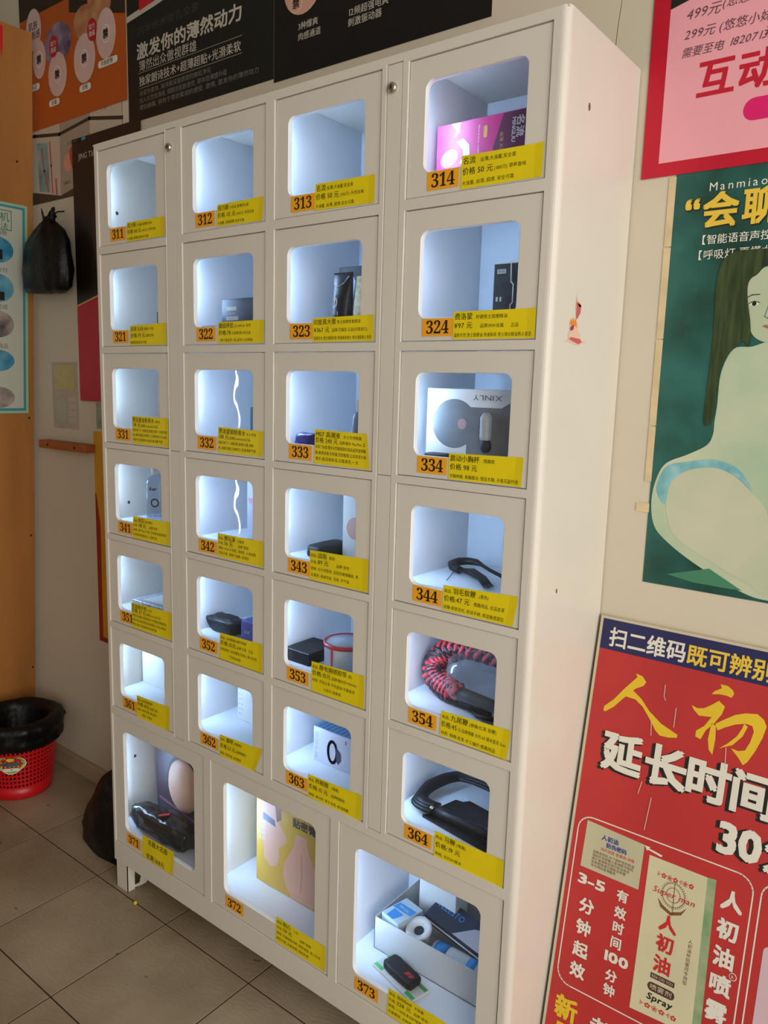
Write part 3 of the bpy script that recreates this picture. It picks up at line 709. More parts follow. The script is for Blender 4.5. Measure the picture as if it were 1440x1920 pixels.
mb = MB(); mb.text(0.520, 2.139, 0.0185, '12频超强电爽', GREYT, YT(y), bold=0.01); mb.text(0.520, 2.1185, 0.0185, '刺激振动器', GREYT, YT(y), bold=0.01); mb.build('printed_lettering', o)

# orange poster
ORP = M('orange_brown_print', (178, 84, 20), 0.4, var=0.08, vscale=4); ORD = M('dark_brown_print', (36, 26, 16), 0.45, var=0.3)
o, y = sheet('orange_poster', -0.844, -0.283, 2.125, 2.60, ORP, 'orange poster dotted with pale round discs in the corner', y=YW - 0.0022)
MB().rect(-0.844, 2.455, -0.283, 2.60, ORD, YT(y)).poly([(-0.56, 2.415), (-0.283, 2.345), (-0.283, 2.455), (-0.56, 2.455)], ORD, YT(y)).build('printed_picture', o)
DISC = M('pale_disc_print', (206, 178, 172), 0.45, var=0.08, vscale=9); REDS = M('red_seal_print', (176, 20, 44), 0.45); PURP = M('indigo_print', (58, 50, 96), 0.4, rgb2=(150, 130, 150), vscale=26); CREAMP = M('warm_print', (196, 150, 96), 0.4, rgb2=(150, 70, 60), vscale=24)
for (cx, cz, rx, rz) in ((-0.628, 2.347, 0.075, 0.058), (-0.485, 2.372, 0.055, 0.045), (-0.405, 2.41, 0.06, 0.07), (-0.72, 2.52, 0.045, 0.05)):
    MB().ellipse(cx, cz, rx, rz, PURP if cx < -0.6 else CREAMP, YT(y), 18).build('printed_picture', o)
for (cx, cz, rx, rz, ch) in ((-0.762, 2.415, 0.045, 0.060, '凝肌'), (-0.735, 2.325, 0.038, 0.055, '禁'), (-0.634, 2.262, 0.052, 0.062, '禁'), (-0.487, 2.275, 0.056, 0.066, '禁'), (-0.376, 2.315, 0.048, 0.066, '禁')):
    d_ = MB().ellipse(cx, cz, rx, rz, DISC, YT(y, 2), 28).build('printed_disc', o)
    mb = MB()
    if ch == '禁':
        mb.ellipse(cx, cz, 0.0200, 0.0235, WHITEPRINT, YT(y, 3)); mb.ellipse(cx, cz, 0.0175, 0.021, DISC, YT(y, 4)); mb.text(cx - 0.0135, cz - 0.0095, 0.026, ch, DARK, YT(y, 5), bold=0.03)
    else:
        mb.text(cx - 0.028, cz + 0.002, 0.026, '肌肤', DARK, YT(y, 3), bold=0.01); mb.text(cx - 0.014, cz - 0.025, 0.026, '质感', DARK, YT(y, 3), bold=0.01)
    mb.build('printed_seal', d_)
for (cx, cz) in ((-0.649, 2.343), (-0.4425, 2.341)):
    mb = MB(); mb.ellipse(cx, cz, 0.024, 0.030, REDS, YT(y, 6), 18); mb.text(cx - 0.017, cz + 0.002, 0.016, '双穴', WHITEPRINT, YT(y, 7)); mb.text(cx - 0.017, cz - 0.016, 0.016, '通道', WHITEPRINT, YT(y, 7)); mb.build('printed_seal', o)
for (cx, cz, t) in ((-0.768, 2.251, '玩法'), (-0.657, 2.187, '名器'), (-0.487, 2.196, '双臀'), (-0.370, 2.240, '丰腴肥臀')):
    w_ = 0.03 if len(t) < 3 else 0.048
    mb = MB(); mb.poly(rrect(cx - w_, cz - 0.0095, cx + w_, cz + 0.0095, 0.009), WHITEPRINT, YT(y, 3)); mb.text(cx - w_ + 0.014, cz - 0.005, 0.015, t, DARK, YT(y, 4)); mb.build('printed_tag', o)

# poster of stacked cartons beneath it
CART = M('carton_print_light', (196, 182, 164), 0.5, var=0.05); CARTD = M('carton_print_shade', (164, 148, 132), 0.5, var=0.06); LINE = M('carton_line', (58, 46, 36), 0.6); SHB = M('carton_floor_print', (70, 56, 42), 0.6, var=0.2)
o, y = sheet('carton_poster', -0.86, -0.312, 1.906, 2.30, SHB, 'poster printed with stacked white toothbrush cartons under the orange poster', y=YW - 0.0002, th=0.001)
MB().poly([(-0.86, 1.953), (-0.8047, 1.9432), (-0.6433, 1.9154), (-0.633, 2.30), (-0.86, 2.30)], CART, YT(y)).build('printed_carton', o)
MB().poly([(-0.6433, 1.9154), (-0.475, 1.945), (-0.473, 2.30), (-0.633, 2.30)], CARTD, YT(y)).build('printed_carton', o)
MB().poly([(-0.475, 1.945), (-0.312, 1.93), (-0.312, 2.30), (-0.473, 2.30)], CART, YT(y)).build('printed_carton', o)
MB().line([(-0.86, 2.121), (-0.7837, 2.1105), (-0.6397, 2.0935), (-0.475, 2.1103), (-0.312, 2.084)], 0.010, LINE, YT(y, 2)).build('printed_edge', o)
TEALP = M('teal_print', (92, 134, 140), 0.45, rgb2=(150, 180, 178), vscale=20); PK = M('toothbrush_pink', (190, 84, 96), 0.45)
MB().poly([(-0.772, 2.088), (-0.709, 2.080), (-0.705, 1.932), (-0.768, 1.942)], TEALP, YT(y, 2)).build('printed_picture', o)
MB().line([(-0.746, 2.065), (-0.735, 2.0), (-0.715, 1.94)], 0.007, PK, YT(y, 3)).line([(-0.697, 2.078), (-0.693, 2.01), (-0.690, 1.932)], 0.007, PK, YT(y, 3)).line([(-0.668, 1.965), (-0.666, 1.925)], 0.009, PK, YT(y, 3)).build('printed_toothbrush', o)
MB().ellipse(-0.598, 2.005, 0.024, 0.026, M('peach_print', (214, 150, 128), 0.5), YT(y, 3)).ellipse(-0.566, 2.012, 0.018, 0.036, M('red_petal_print', (190, 70, 52), 0.5), YT(y, 4), rot=0.3).build('printed_picture', o)
MB().text(-0.62, 1.945, 0.012, 'JING·S', LINE, YT(y, 3)).build('printed_lettering', o)
MB().text(-0.60, 2.055, 0.014, '人本', MIDT, YT(y, 3)).build('printed_lettering', o)
MB().text(-0.415, 2.122, 0.013, '小 熊', LINE, YT(y, 3)).build('printed_lettering', o)

# dark brown poster behind the cabinet
BRN = M('dark_brown_poster', (30, 20, 14), 0.4, var=0.25, vscale=5); RDP = M('red_poster', (186, 22, 40), 0.45, var=0.05)
o, y = sheet('brown_poster', -0.566, -0.222, 1.289, 2.064, BRN, 'tall dark brown poster with red lower part partly hidden behind the cabinet', y=YW - 0.004, th=0.0015)
MB().poly([(-0.566, 1.289), (-0.222, 1.289), (-0.222, 1.655), (-0.566, 1.577)], RDP, YT(y)).build('printed_panel', o)
MB().line([(-0.566, 1.579), (-0.222, 1.657)], 0.005, M('gold_line_print', (206, 160, 90), 0.4), YT(y, 2)).build('printed_rule', o)
MB().text(-0.532, 2.003, 0.023, 'JING TIAN', GREYT, YT(y)).build('printed_lettering', o)
MB().rect(-0.564, 2.053, -0.49, 2.0635, DARK, YT(y)).text(-0.56, 2.055, 0.008, 'SUPER', MIDT, YT(y, 2)).build('printed_lettering', o)
MB().rect(-0.512, 2.054, -0.492, 2.063, M('cyan_print', (60, 150, 175), 0.4), YT(y, 2)).build('printed_square', o)
MB().text(-0.515, 1.30, 0.06, '快', M('grey_red_print', (150, 130, 110), 0.5), YT(y), rot=0.2).build('printed_lettering', o)
MB().ellipse(-0.36, 1.78, 0.11, 0.16, M('brown_glow_print', (62, 42, 30), 0.45), YT(y), 24).build('printed_picture', o)

# narrow yellow and red poster strip
YS = M('yellow_strip_print', (206, 150, 40), 0.45, var=0.12); RS = M('red_strip_print', (150, 30, 20), 0.45, var=0.1)
o, y = sheet('yellow_poster', -0.506, -0.30, 0.512, 1.196, YS, 'yellow poster with red edge peeking out behind the cabinet side', y=YW - 0.0002)
MB().poly([(-0.506, 0.512), (-0.40, 0.512), (-0.30, 0.512), (-0.30, 0.528), (-0.485, 0.528), (-0.482, 0.90), (-0.500, 1.0), (-0.506, 1.0)], RS, YT(y)).build('printed_border', o)
MB().poly([(-0.455, 0.62), (-0.30, 0.62), (-0.30, 1.13), (-0.455, 1.13)], M('brown_strip_print', (110, 66, 36), 0.45), YT(y)).build('printed_panel', o)
PAPG = M('green_scrap_print', (70, 96, 78), 0.5, rgb2=(170, 176, 160), vscale=10)
sheet('green_leaflet', -0.487, -0.36, 1.205, 1.285, PAPG, 'small green leaflet just above the yellow poster', 'leaflet')
# faded paper
FAD = M('faded_paper', (178, 164, 150), 0.7, var=0.06); FADY = M('faded_yellow_print', (188, 176, 122), 0.7, var=0.08, vscale=40); FADG = M('faded_green_print', (170, 176, 156), 0.7); FADW = M('faded_white_print', (186, 176, 164), 0.7)
o, y = sheet('faded_leaflet', -0.738, -0.588, 1.196, 1.408, FAD, 'faded instruction leaflet with yellow block taped to wall', 'leaflet')
MB().rect(-0.722, 1.320, -0.602, 1.398, FADY, YT(y)).build('printed_panel', o)
MB().poly(rrect(-0.714, 1.212, -0.655, 1.295, 0.025), FADG, YT(y)).build('printed_picture', o)
for k in range(4):
    MB().rect(-0.642, 1.216 + k * 0.022, -0.598, 1.232 + k * 0.022, FADW, YT(y)).build('printed_line', o)
# wooden batten screwed to the wall
BAT = M('reddish_batten', (158, 88, 40), 0.55, var=0.2, vscale=9, stretch=(0.4, 6, 6))
o = tag(MB().box(-0.772, -0.497, 0.242, YW, 1.128, 1.154, BAT).build('wooden_batten', bevel=0.002), 'short reddish wooden batten screwed to the wall', 'batten')
for bx_ in (-0.715, -0.555):
    MB().lathe((bx_, 0.2415, 1.141), [(0.0001, -0.0006), (0.0045, -0.0006), (0.0045, 0.001)], DARK, n=10, axis='y').build('screw', o)

# plywood board on the left with its instruction poster
PLY = M('plywood', (164, 108, 50), 0.5, var=0.16, vscale=3.0, stretch=(3, 3, 0.5), bump=0.03)
def px_(z): return -0.75 - (2.41 - z) * 0.075
PLYB = tag(empty('plywood_board', (px_(0), 0, 0)), 'tall orange-brown plywood board standing at the wall', 'board')
mb = MB(); zt_, yb_, ya_ = 2.40, 0.2655, -0.80
vsb = []
for th_ in (0.0, -0.018):
    for (yy, zz) in ((ya_, 0.0), (yb_, 0.0), (yb_, zt_), (ya_, zt_ - 0.01)):
        vsb.append((px_(zz) - px_(0) + th_, yy, zz))
mb.add(vsb, [(0, 1, 2, 3), (7, 6, 5, 4), (0, 4, 5, 1), (1, 5, 6, 2), (2, 6, 7, 3), (3, 7, 4, 0)], PLY)
mb.build('sheet', PLYB)
for (yy, zz) in ((0.249, 1.222), (0.252, 0.815), (0.256, 0.325), (0.254, 0.205), (0.215, 2.02)):
    MB().ellipse(yy, zz, 0.0035, 0.004, DARK, lambda a, b: (px_(b) - px_(0) + 0.0006, a, b), 10).build('nail_hole', PLYB)
def pm(k): return lambda a, b: (px_(b) + 0.0008 + 0.0004 * k, a, b)
TEAL = M('teal_border_print', (60, 140, 150), 0.5); MINT = M('mint_border_print', (150, 190, 165), 0.5); LEAF = M('leaflet_white', (186, 190, 178), 0.5, var=0.03); GRNT = M('green_text_print', (40, 110, 70), 0.5); BLU1 = M('blue_picture_print', (20, 120, 160), 0.45, rgb2=(110, 170, 190), vscale=18); GREYP = M('grey_picture_print', (60, 60, 60), 0.5, rgb2=(190, 175, 170), vscale=16)
mb = MB(); 
pt = [(-0.35, 1.236), (0.2465, 1.2385), (0.2465, 1.8935), (-0.35, 1.890)]
o = tag(mb.poly(pt, MINT, pm(0)).build('instruction_poster'), 'pale instruction poster with teal border on the plywood board', 'poster')
MB().poly([(-0.35, 1.244), (0.238, 1.2465), (0.238, 1.886), (-0.35, 1.883)], TEAL, pm(1)).build('printed_border', o)
MB().poly([(-0.35, 1.2525), (0.230, 1.255), (0.230, 1.879), (-0.35, 1.876)], LEAF, pm(2)).build('printed_panel', o)
mb = MB(); bxp = [(0.03, 1.811), (0.194, 1.811), (0.194, 1.8685), (0.03, 1.8685), (0.03, 1.811)]
mb.line(bxp, 0.0022, GRNT, pm(3)).build('printed_frame', o)
mb = MB(); mb.text(0.033, 1.838, 0.030, '自助售货机', GRNT, pm(3), width=0.156); mb.text(0.055, 1.815, 0.020, '使用的方法', GRNT, pm(3), width=0.130); mb.build('printed_title', o)
for (zc, rz, mt, cap) in ((1.749, 0.040, BLU1, '扫码购物'), (1.633, 0.044, BLU1, '选择支付'), (1.522, 0.042, GREYP, '支付完成'), (1.408, 0.034, BLU1, '取走商品'), (1.290, 0.034, GREYP, '关门')):
    MB().ellipse(0.146, zc, 0.054, rz, mt, pm(3), 30).build('printed_picture', o)
    MB().text(0.112, zc + rz + 0.006, 0.017, cap, MIDT, pm(3), bold=0.01).build('printed_caption', o)
MB().rect(0.125, 1.720, 0.165, 1.75, DARK, pm(4)).build('printed_device', o)
MB().rect(0.125, 1.596, 0.17, 1.622, DARK, pm(4)).build('printed_device', o)
RIB = M('red_ribbon', (200, 14, 14), 0.5)
tag(MB().poly([(0.10, 2.392), (0.175, 2.390), (0.1745, 2.33), (0.170, 2.30), (0.166, 2.34), (0.155, 2.32), (0.10, 2.33)], RIB, pm(0)).build('red_ribbon'), 'scrap of red ribbon at the plywood top', 'ribbon')

# ------------------------------------------------------------------ red leaning sign board
SIGN = tag(empty('sign_board', (1.181, 0.093, 0.0)), 'weathered red advertising board leaning beside the cabinet', 'sign')
SIGN.rotation_euler = (-math.atan2(0.177, 0.95), 0, 0)
SG_R = M('weathered_red_print', (182, 46, 44), 0.5, var=0.10, vscale=5); EDGE = M('board_edge', (196, 186, 160), 0.7); NAVY = M('navy_print', (32, 34, 84), 0.5, var=0.1); SGY = M('sign_yellow', (222, 186, 40), 0.5, var=0.06); SGW = M('sign_white', (222, 218, 204), 0.5, var=0.05); SGK = M('sign_black', (24, 22, 22), 0.55)
SH_, SW_ = 0.9664, 0.80
MB().box(0, SW_, 0.0, 0.014, 0, SH_, EDGE).build('panel', SIGN, bevel=0.001)
f1, f2, f3, f4, f5 = (plane_y(-0.0004 * k) for k in range(1, 6))
MB().rect(0.006, 0.006, SW_ - 0.006, 0.906, SG_R, f1).build('printed_ground', SIGN)
MB().rect(0.006, 0.906, SW_ - 0.006, 0.9615, NAVY, f1).build('printed_band', SIGN)
mb = MB(); mb.text(0.021, 0.9165, 0.0375, '扫二维码', SGW, f2, bold=0.02, width=0.139); mb.build('printed_lettering', SIGN)
mb = MB(); mb.text(0.160, 0.9165, 0.0375, '既可辨别真伪', YEL, f2, bold=0.02, width=0.212); mb.build('printed_lettering', SIGN)
REN = [(0.0791, 0.8752), (0.0916, 0.8729), (0.0995, 0.8642), (0.0953, 0.8564), (0.0842, 0.8495), (0.0783, 0.8439), (0.0947, 0.8334), (0.1119, 0.8154), (0.1351, 0.7994), (0.1649, 0.7884), (0.1644, 0.7831), (0.1509, 0.7795), (0.1356, 0.7784), (0.1268, 0.7851), (0.1138, 0.8026), (0.0993, 0.8199), (0.0845, 0.8293), (0.0667, 0.83), (0.0481, 0.8058), (0.0344, 0.7938), (0.0301, 0.7939), (0.0303, 0.8023), (0.0461, 0.819), (0.0621, 0.8424), (0.0827, 0.8694)]
MB().poly(REN, SGY, f2).build('printed_brush_character', SIGN)
CHU = [[(0.2214, 0.8921), (0.2332, 0.8922), (0.2421, 0.8869), (0.2446, 0.8813), (0.2416, 0.8742), (0.2331, 0.8757), (0.2214, 0.8751), (0.2098, 0.8721), (0.2138, 0.8782), (0.2246, 0.8861)],
 [(0.1806, 0.8454), (0.1908, 0.8426), (0.2014, 0.8455), (0.2134, 0.8552), (0.2229, 0.8641), (0.2334, 0.8569), (0.2305, 0.8434), (0.2211, 0.8255), (0.2089, 0.8092), (0.2028, 0.7921), (0.1939, 0.7945), (0.1937, 0.8048), (0.2056, 0.8159), (0.2151, 0.834), (0.2057, 0.8326), (0.1949, 0.8308), (0.1853, 0.8384)],
 [(0.2165, 0.8242), (0.2241, 0.8213), (0.226, 0.799), (0.2249, 0.7721), (0.218, 0.7788), (0.2145, 0.7956), (0.2155, 0.8137)],
 [(0.2224, 0.8246), (0.2362, 0.8362), (0.251, 0.8479), (0.2662, 0.8547), (0.2839, 0.8584), (0.2948, 0.8517), (0.2999, 0.8422), (0.2965, 0.8228), (0.2886, 0.7982), (0.2791, 0.7767), (0.2732, 0.7699), (0.265, 0.7797), (0.2517, 0.7918), (0.2635, 0.7904), (0.2733, 0.7947), (0.2791, 0.8101), (0.2823, 0.8284), (0.2788, 0.8372), (0.2685, 0.838), (0.2531, 0.8323), (0.2381, 0.8229), (0.2274, 0.8147)],
 [(0.2663, 0.8373), (0.2724, 0.8341), (0.2669, 0.8163), (0.2533, 0.7973), (0.2337, 0.7862), (0.2451, 0.7973), (0.258, 0.8137), (0.2641, 0.828)]]
mb = MB()
for st in CHU: mb.poly(st, SGY, f2)
mb.build('printed_brush_character', SIGN)
mb = MB(); mb.ellipse(0.312, 0.885, 0.013, 0.014, SGY, f2); mb.ellipse(0.312, 0.885, 0.0105, 0.0115, SG_R, f3); mb.text(0.3065, 0.880, 0.014, 'R', SGY, f4); mb.build('printed_mark', SIGN)
for t, x in (('延', 0.0385), ('长', 0.116), ('时', 0.1865), ('间', 0.258)):
    mb = MB(); mb.text(x - 0.0055, 0.6965, 0.074, t, SGK, f2, bold=0.045); mb.text(x - 0.002, 0.6985, 0.074, t, SGK, f3, bold=0.045); mb.build('printed_shadow', SIGN)
    mb = MB(); mb.text(x, 0.7, 0.074, t, SGW, f4, bold=0.035); mb.build('printed_lettering', SIGN)
mb = MB(); mb.text(0.2435, 0.6185, 0.070, '30分钟', SGK, f2, bold=0.045); mb.build('printed_shadow', SIGN)
mb = MB(); mb.text(0.2495, 0.6205, 0.070, '30分钟', SGW, f4, bold=0.035); mb.build('printed_lettering', SIGN)
fp = rrect(0.015, 0.283, 0.316, 0.5965, 0.026, 6)
MB().line(fp + [fp[0]], 0.0022, SGW, f2).build('printed_frame', SIGN)
fp = rrect(0.328, 0.20, 0.62, 0.60, 0.026, 6)
MB().line(fp + [fp[0]], 0.0022, SGW, f2).build('printed_frame', SIGN)
CARD = M('card_print', (188, 184, 152), 0.5, var=0.06); CARD2 = M('carton_yellow_print', (206, 200, 164), 0.5, var=0.06); BLUET = M('blue_text_print', (40, 70, 150), 0.5); REDT = M('red_text_print', (196, 40, 40), 0.5); BRNT = M('brown_text_print', (120, 80, 50), 0.5); MAROON = M('maroon_print', (78, 40, 40), 0.5); GREENP = M('green_side_print', (170, 180, 140), 0.5, rgb2=(110, 150, 100), vscale=30)
mb = MB(); mb.poly([(0.0308, 0.5894), (0.1375, 0.5838), (0.1376, 0.5036), (0.0294, 0.5039)], CARD, f2); mb.build('printed_card', SIGN)
mb = MB(); mb.text(0.061, 0.5655, 0.0105, '人初油', BLUET, f3, bold=0.02); mb.text(0.071, 0.5545, 0.0095, '防伪密码', BLUET, f3, bold=0.02); mb.text(0.062, 0.5455, 0.0065, '刮开涂层 查真伪·详情', REDT, f3)
for k in range(5): mb.text(0.0485, 0.5365 - 0.0062 * k, 0.0058, ['消费者您好,为了保护您的权益', '请刮开涂层输入查询数字密码', '拨打查询电话进行验证核实', '如有假冒请立即投诉举报', '官方网站查询服务'][k], BRNT, f3)
mb.build('printed_small_print', SIGN)
MB().poly([(0.1375, 0.5838), (0.148, 0.5835), (0.146, 0.581), (0.1695, 0.5775), (0.168, 0.574), (0.1445, 0.578), (0.143, 0.5755)], SGW, f3).build('printed_arrow', SIGN)
MB().poly([(0.1481, 0.5705), (0.2455, 0.57), (0.2555, 0.305), (0.1515, 0.3001)], CARD2, f2).build('printed_carton', SIGN)
MB().poly([(0.2455, 0.57), (0.2596, 0.5717), (0.2690, 0.312), (0.2555, 0.305)], GREENP, f2).build('printed_carton_side', SIGN)
for t, z in (('人', 0.4525), ('初', 0.4175), ('油', 0.381)):
    MB().text(0.1795, z + 0.0035, 0.0305, t, REDT, f3, bold=0.03).build('printed_brand', SIGN)
MB().text(0.1655, 0.541, 0.012, '⊱✿❀✿⊰❀✿', REDT, f3, width=0.062).build('printed_ornament', SIGN)
mb = MB()
for k in range(36):
    a = 2 * math.pi * k / 36
    mb.line([(0.1965 + 0.0195 * math.cos(a), 0.5185 + 0.021 * math.sin(a)), (0.1965 + 0.0215 * math.cos(a), 0.5185 + 0.023 * math.sin(a))], 0.0008, BRNT, f3)
cc = [(0.1965 + 0.0185 * math.cos(2 * math.pi * k / 24), 0.5185 + 0.020 * math.sin(2 * math.pi * k / 24)) for k in range(25)]
mb.line(cc, 0.0008, BRNT, f3); mb.line([(p[0] * 0.62 + 0.1965 * 0.38, p[1] * 0.62 + 0.5185 * 0.38) for p in cc], 0.0008, BRNT, f3); mb.line([(0.1965, 0.538), (0.199, 0.485)], 0.001, BRNT, f3)
mb.poly([(0.172, 0.505), (0.178, 0.491), (0.196, 0.4835), (0.213, 0.491), (0.2205, 0.506), (0.212, 0.496), (0.196, 0.489), (0.181, 0.496)], BRNT, f3)
mb.build('printed_emblem', SIGN)
MB().text(0.1615, 0.513, 0.0145, 'Super man', REDT, f4, shear=0.25, width=0.071).build('printed_lettering', SIGN)
mb = MB(); mb.rect(0.1785, 0.3675, 0.219, 0.3765, MAROON, f3); mb.text(0.1805, 0.3695, 0.0075, 'REN CHU YOU', CARD2, f4, width=0.036); mb.build('printed_plate', SIGN)
mb = MB(); mb.poly(rrect(0.176, 0.3455, 0.2215, 0.3605, 0.007), MAROON, f3); mb.text(0.1795, 0.3495, 0.0105, '喷雾剂', CARD2, f4, width=0.038); mb.build('printed_plate', SIGN)
MB().text(0.1765, 0.3305, 0.0155, 'Spray', SGK, f3, bold=0.02, shear=0.2, width=0.044).build('printed_lettering', SIGN)
MB().text(0.1665, 0.3145, 0.012, '⊱✿❀✿⊰✿', REDT, f3, width=0.064).build('printed_ornament', SIGN)
for k, ch in enumerate('人初油伴侣蜜月专用型'):
    MB().text(0.2305, 0.452 - 0.0078 * k, 0.0074, ch, BRNT, f3).build('printed_character', SIGN)
MB().text(0.0275, 0.4745, 0.0245, '3-5', SGW, f3, bold=0.035, width=0.054).build('printed_lettering', SIGN)
for ch, z in (('分', 0.4265), ('钟', 0.3860), ('起', 0.3455), ('效', 0.307)):
    MB().text(0.0375, z, 0.0285, ch, SGW, f3, bold=0.03).build('printed_lettering', SIGN)
for ch, z in (('有', 0.4730), ('效', 0.4430), ('时', 0.4160), ('间', 0.3885), ('分', 0.3290), ('钟', 0.3030)):
    MB().text(0.1020, z, 0.0215, ch, SGW, f3, bold=0.03).build('printed_lettering', SIGN)
MB().text(0.0905, 0.3605, 0.0245, '100', SGW, f3, bold=0.035, width=0.050).build('printed_lettering', SIGN)
for ch, z in (('人', 0.534), ('初', 0.486), ('油', 0.440), ('喷', 0.395), ('雾', 0.350), ('剂', 0.305)):
    MB().text(0.2700, z, 0.0345, ch, SGW, f3, bold=0.035).build('printed_lettering', SIGN)
mb = MB(); mb.ellipse(0.3047, 0.4294, 0.006, 0.0065, SGW, f3, 16); mb.ellipse(0.3047, 0.4294, 0.0048, 0.0053, SG_R, f4, 16); mb.text(0.3022, 0.4268, 0.0068, 'R', SGW, f5); mb.build('printed_mark', SIGN)
MB().text(0.0195, 0.224, 0.044, '新', SGY, f3, bold=0.035).text(0.0195, 0.176, 0.044, '品', SGY, f3, bold=0.035).build('printed_lettering', SIGN)
MB().text(0.0875, 0.224, 0.036, '老顾客', SGW, f3, bold=0.03).build('printed_lettering', SIGN)
MB().poly(rrect(0.342, 0.30, 0.56, 0.50, 0.01), M('mauve_print', (206, 178, 186), 0.5), f2).build('printed_picture', SIGN)
SCR = M('scuff_white', (214, 190, 176), 0.7)
for pts_ in ([(0.133, 0.868), (0.1335, 0.848), (0.137, 0.842)], [(0.1565, 0.833), (0.157, 0.800)], [(0.117, 0.690), (0.1135, 0.668)], [(0.137, 0.668), (0.133, 0.61)], [(0.2445, 0.79), (0.2475, 0.755)], [(0.118, 0.80), (0.121, 0.775)]):
    MB().line(pts_, 0.0012, SCR, f5).build('scuff', SIGN)

# ------------------------------------------------------------------ bin, bags
REDPL = M('red_plastic', (196, 16, 26), 0.35, var=0.06)
BINC = (-0.712, 0.098, 0.0)
BIN = tag(empty('waste_bin', BINC), 'red latticed plastic waste bin lined with a black bag', 'bin')
nC, nR = 56, 11
def br(z): return 0.098 + 0.028 * (z / 0.25)
mb = MB()
def bp_(i, z, rr=0.0): a = 2 * math.pi * i / nC; r_ = br(z) + rr; return (r_ * math.cos(a), r_ * math.sin(a), z)
z_lo, z_hi = 0.043, 0.205
for k in range(nR):
    for i in range(nC):
        za, zb = z_lo + (z_hi - z_lo) * k / nR, z_lo + (z_hi - z_lo) * (k + 1) / nR
        f_ = 0.24; dz = (zb - za)
        A = [bp_(i, za), bp_(i + 1, za), bp_(i + 1, zb), bp_(i, zb)]
        B = [bp_(i + f_, za + dz * f_), bp_(i + 1 - f_, za + dz * f_), bp_(i + 1 - f_, zb - dz * f_), bp_(i + f_, zb - dz * f_)]
        mb.add(A + B, [(0, 1, 5, 4), (1, 2, 6, 5), (2, 3, 7, 6), (3, 0, 4, 7)], REDPL)
ob = mb.build('lattice_wall', BIN, merge=True)
sm_ = ob.modifiers.new('thick', 'SOLIDIFY'); sm_.thickness = 0.0022; sm_.offset = -1
MB().lathe((0, 0, 0), [(0.0001, 0.006), (0.094, 0.006), (br(0.0) - 0.002, 0.0), (br(0.0), 0.002), (br(z_lo), z_lo), (br(z_lo) - 0.002, z_lo), (br(0.0) - 0.002, 0.008)], REDPL, 48).build('base', BIN, smooth=True)
MB().lathe((0, 0, 0), [(br(z_hi) - 0.002, z_hi), (br(z_hi), z_hi), (br(0.23) + 0.005, 0.222), (br(0.23) + 0.004, 0.229), (br(0.23) - 0.002, 0.227)], REDPL, 48).build('rim', BIN, smooth=True)
random.seed(4)
def wob(i, a): return 1 + 0.09 * mnoise.noise(Vector((math.cos(a) * 2.4, math.sin(a) * 2.4, i * 0.7))) + 0.045 * mnoise.noise(Vector((math.cos(a) * 7, math.sin(a) * 7, i * 1.3)))
MB().lathe((0, 0, 0), [(0.129, 0.176), (0.136, 0.188), (0.138, 0.204), (0.136, 0.222), (0.143, 0.232), (0.139, 0.252), (0.122, 0.262), (0.102, 0.255), (0.094, 0.235), (0.085, 0.18), (0.05, 0.13), (0.0001, 0.12)], BLACKPL, 64, wob=wob).build('bin_liner', BIN, smooth=True)
# green sticker, on the side that faces the aisle
STG = M('green_sticker', (120, 160, 50), 0.4, rgb2=(170, 190, 80), vscale=30)
def cyl(off):
    a0 = math.radians(-40)
    return lambda a, b: ((br(b) + off) * math.cos(a0 + a / 0.115), (br(b) + off) * math.sin(a0 + a / 0.115), b)
mb = MB(); st = []
for k in range(40):
    t = 2 * math.pi * k / 40; st.append((0.043 * math.cos(t) * (1 + 0.10 * math.cos(2 * t)), 0.132 + 0.031 * math.sin(t) * (1 + 0.12 * math.sin(3 * t))))
sto = mb.poly(st, WHITEPRINT, cyl(0.0016)); o = mb.build('sticker', BIN)
mb = MB().poly([(p[0] * 0.93, 0.132 + (p[1] - 0.132) * 0.92) for p in st], STG, cyl(0.0022)); mb.ellipse(0, 0.150, 0.012, 0.006, YEL, cyl(0.0026), 16); mb.text(-0.026, 0.128, 0.014, '美丽雅', M('sticker_blue', (40, 110, 130), 0.4), cyl(0.0028), bold=0.03, width=0.052); mb.poly(rrect(-0.024, 0.109, 0.026, 0.120, 0.005), WHITEPRINT, cyl(0.0026)); mb.build('sticker_print', o)

# tied black bag hanging on the wall
bag = MB(); nb = 40
prof = [(0.05, 0.02, 1.618, 0), (0.108, 0.034, 1.622, -.006), (0.122, 0.042, 1.634, -.008), (0.122, 0.046, 1.68, -.004), (0.116, 0.044, 1.73, 0.0), (0.112, 0.040, 1.765, 0.0), (0.070, 0.030, 1.803, 0.016), (0.036, 0.022, 1.822, 0.018), (0.021, 0.015, 1.832, 0.018), (0.023, 0.015, 1.840, 0.018), (0.032, 0.016, 1.852, 0.018)]
vs_, fs_ = [], []
for i, (a, b, z, dx) in enumerate(prof):
    for j in range(nb):
        t = 2 * math.pi * j / nb
        w_ = 1 + 0.10 * mnoise.noise(Vector((math.cos(t) * 2.2, math.sin(t) * 2.2, z * 14))) + (0.10 * math.cos(9 * t) if i >= 6 else 0.03 * math.cos(11 * t))
        zz = z + (0.014 * math.cos(3 * t + 0.5) if i == len(prof) - 1 else 0.006 * mnoise.noise(Vector((math.cos(t) * 3, z * 9, 1))))
        vs_.append((-0.642 + dx + a * w_ * math.cos(t), 0.226 + b * w_ * math.sin(t), zz))
for i in range(len(prof) - 1):
    for j in range(nb):
        q = i * nb + j; w_ = i * nb + (j + 1) % nb; fs_.append((q, w_, w_ + nb, q + nb))
fs_.append(tuple(reversed(range(nb))))
bag.add(vs_, fs_, BLACKPL)
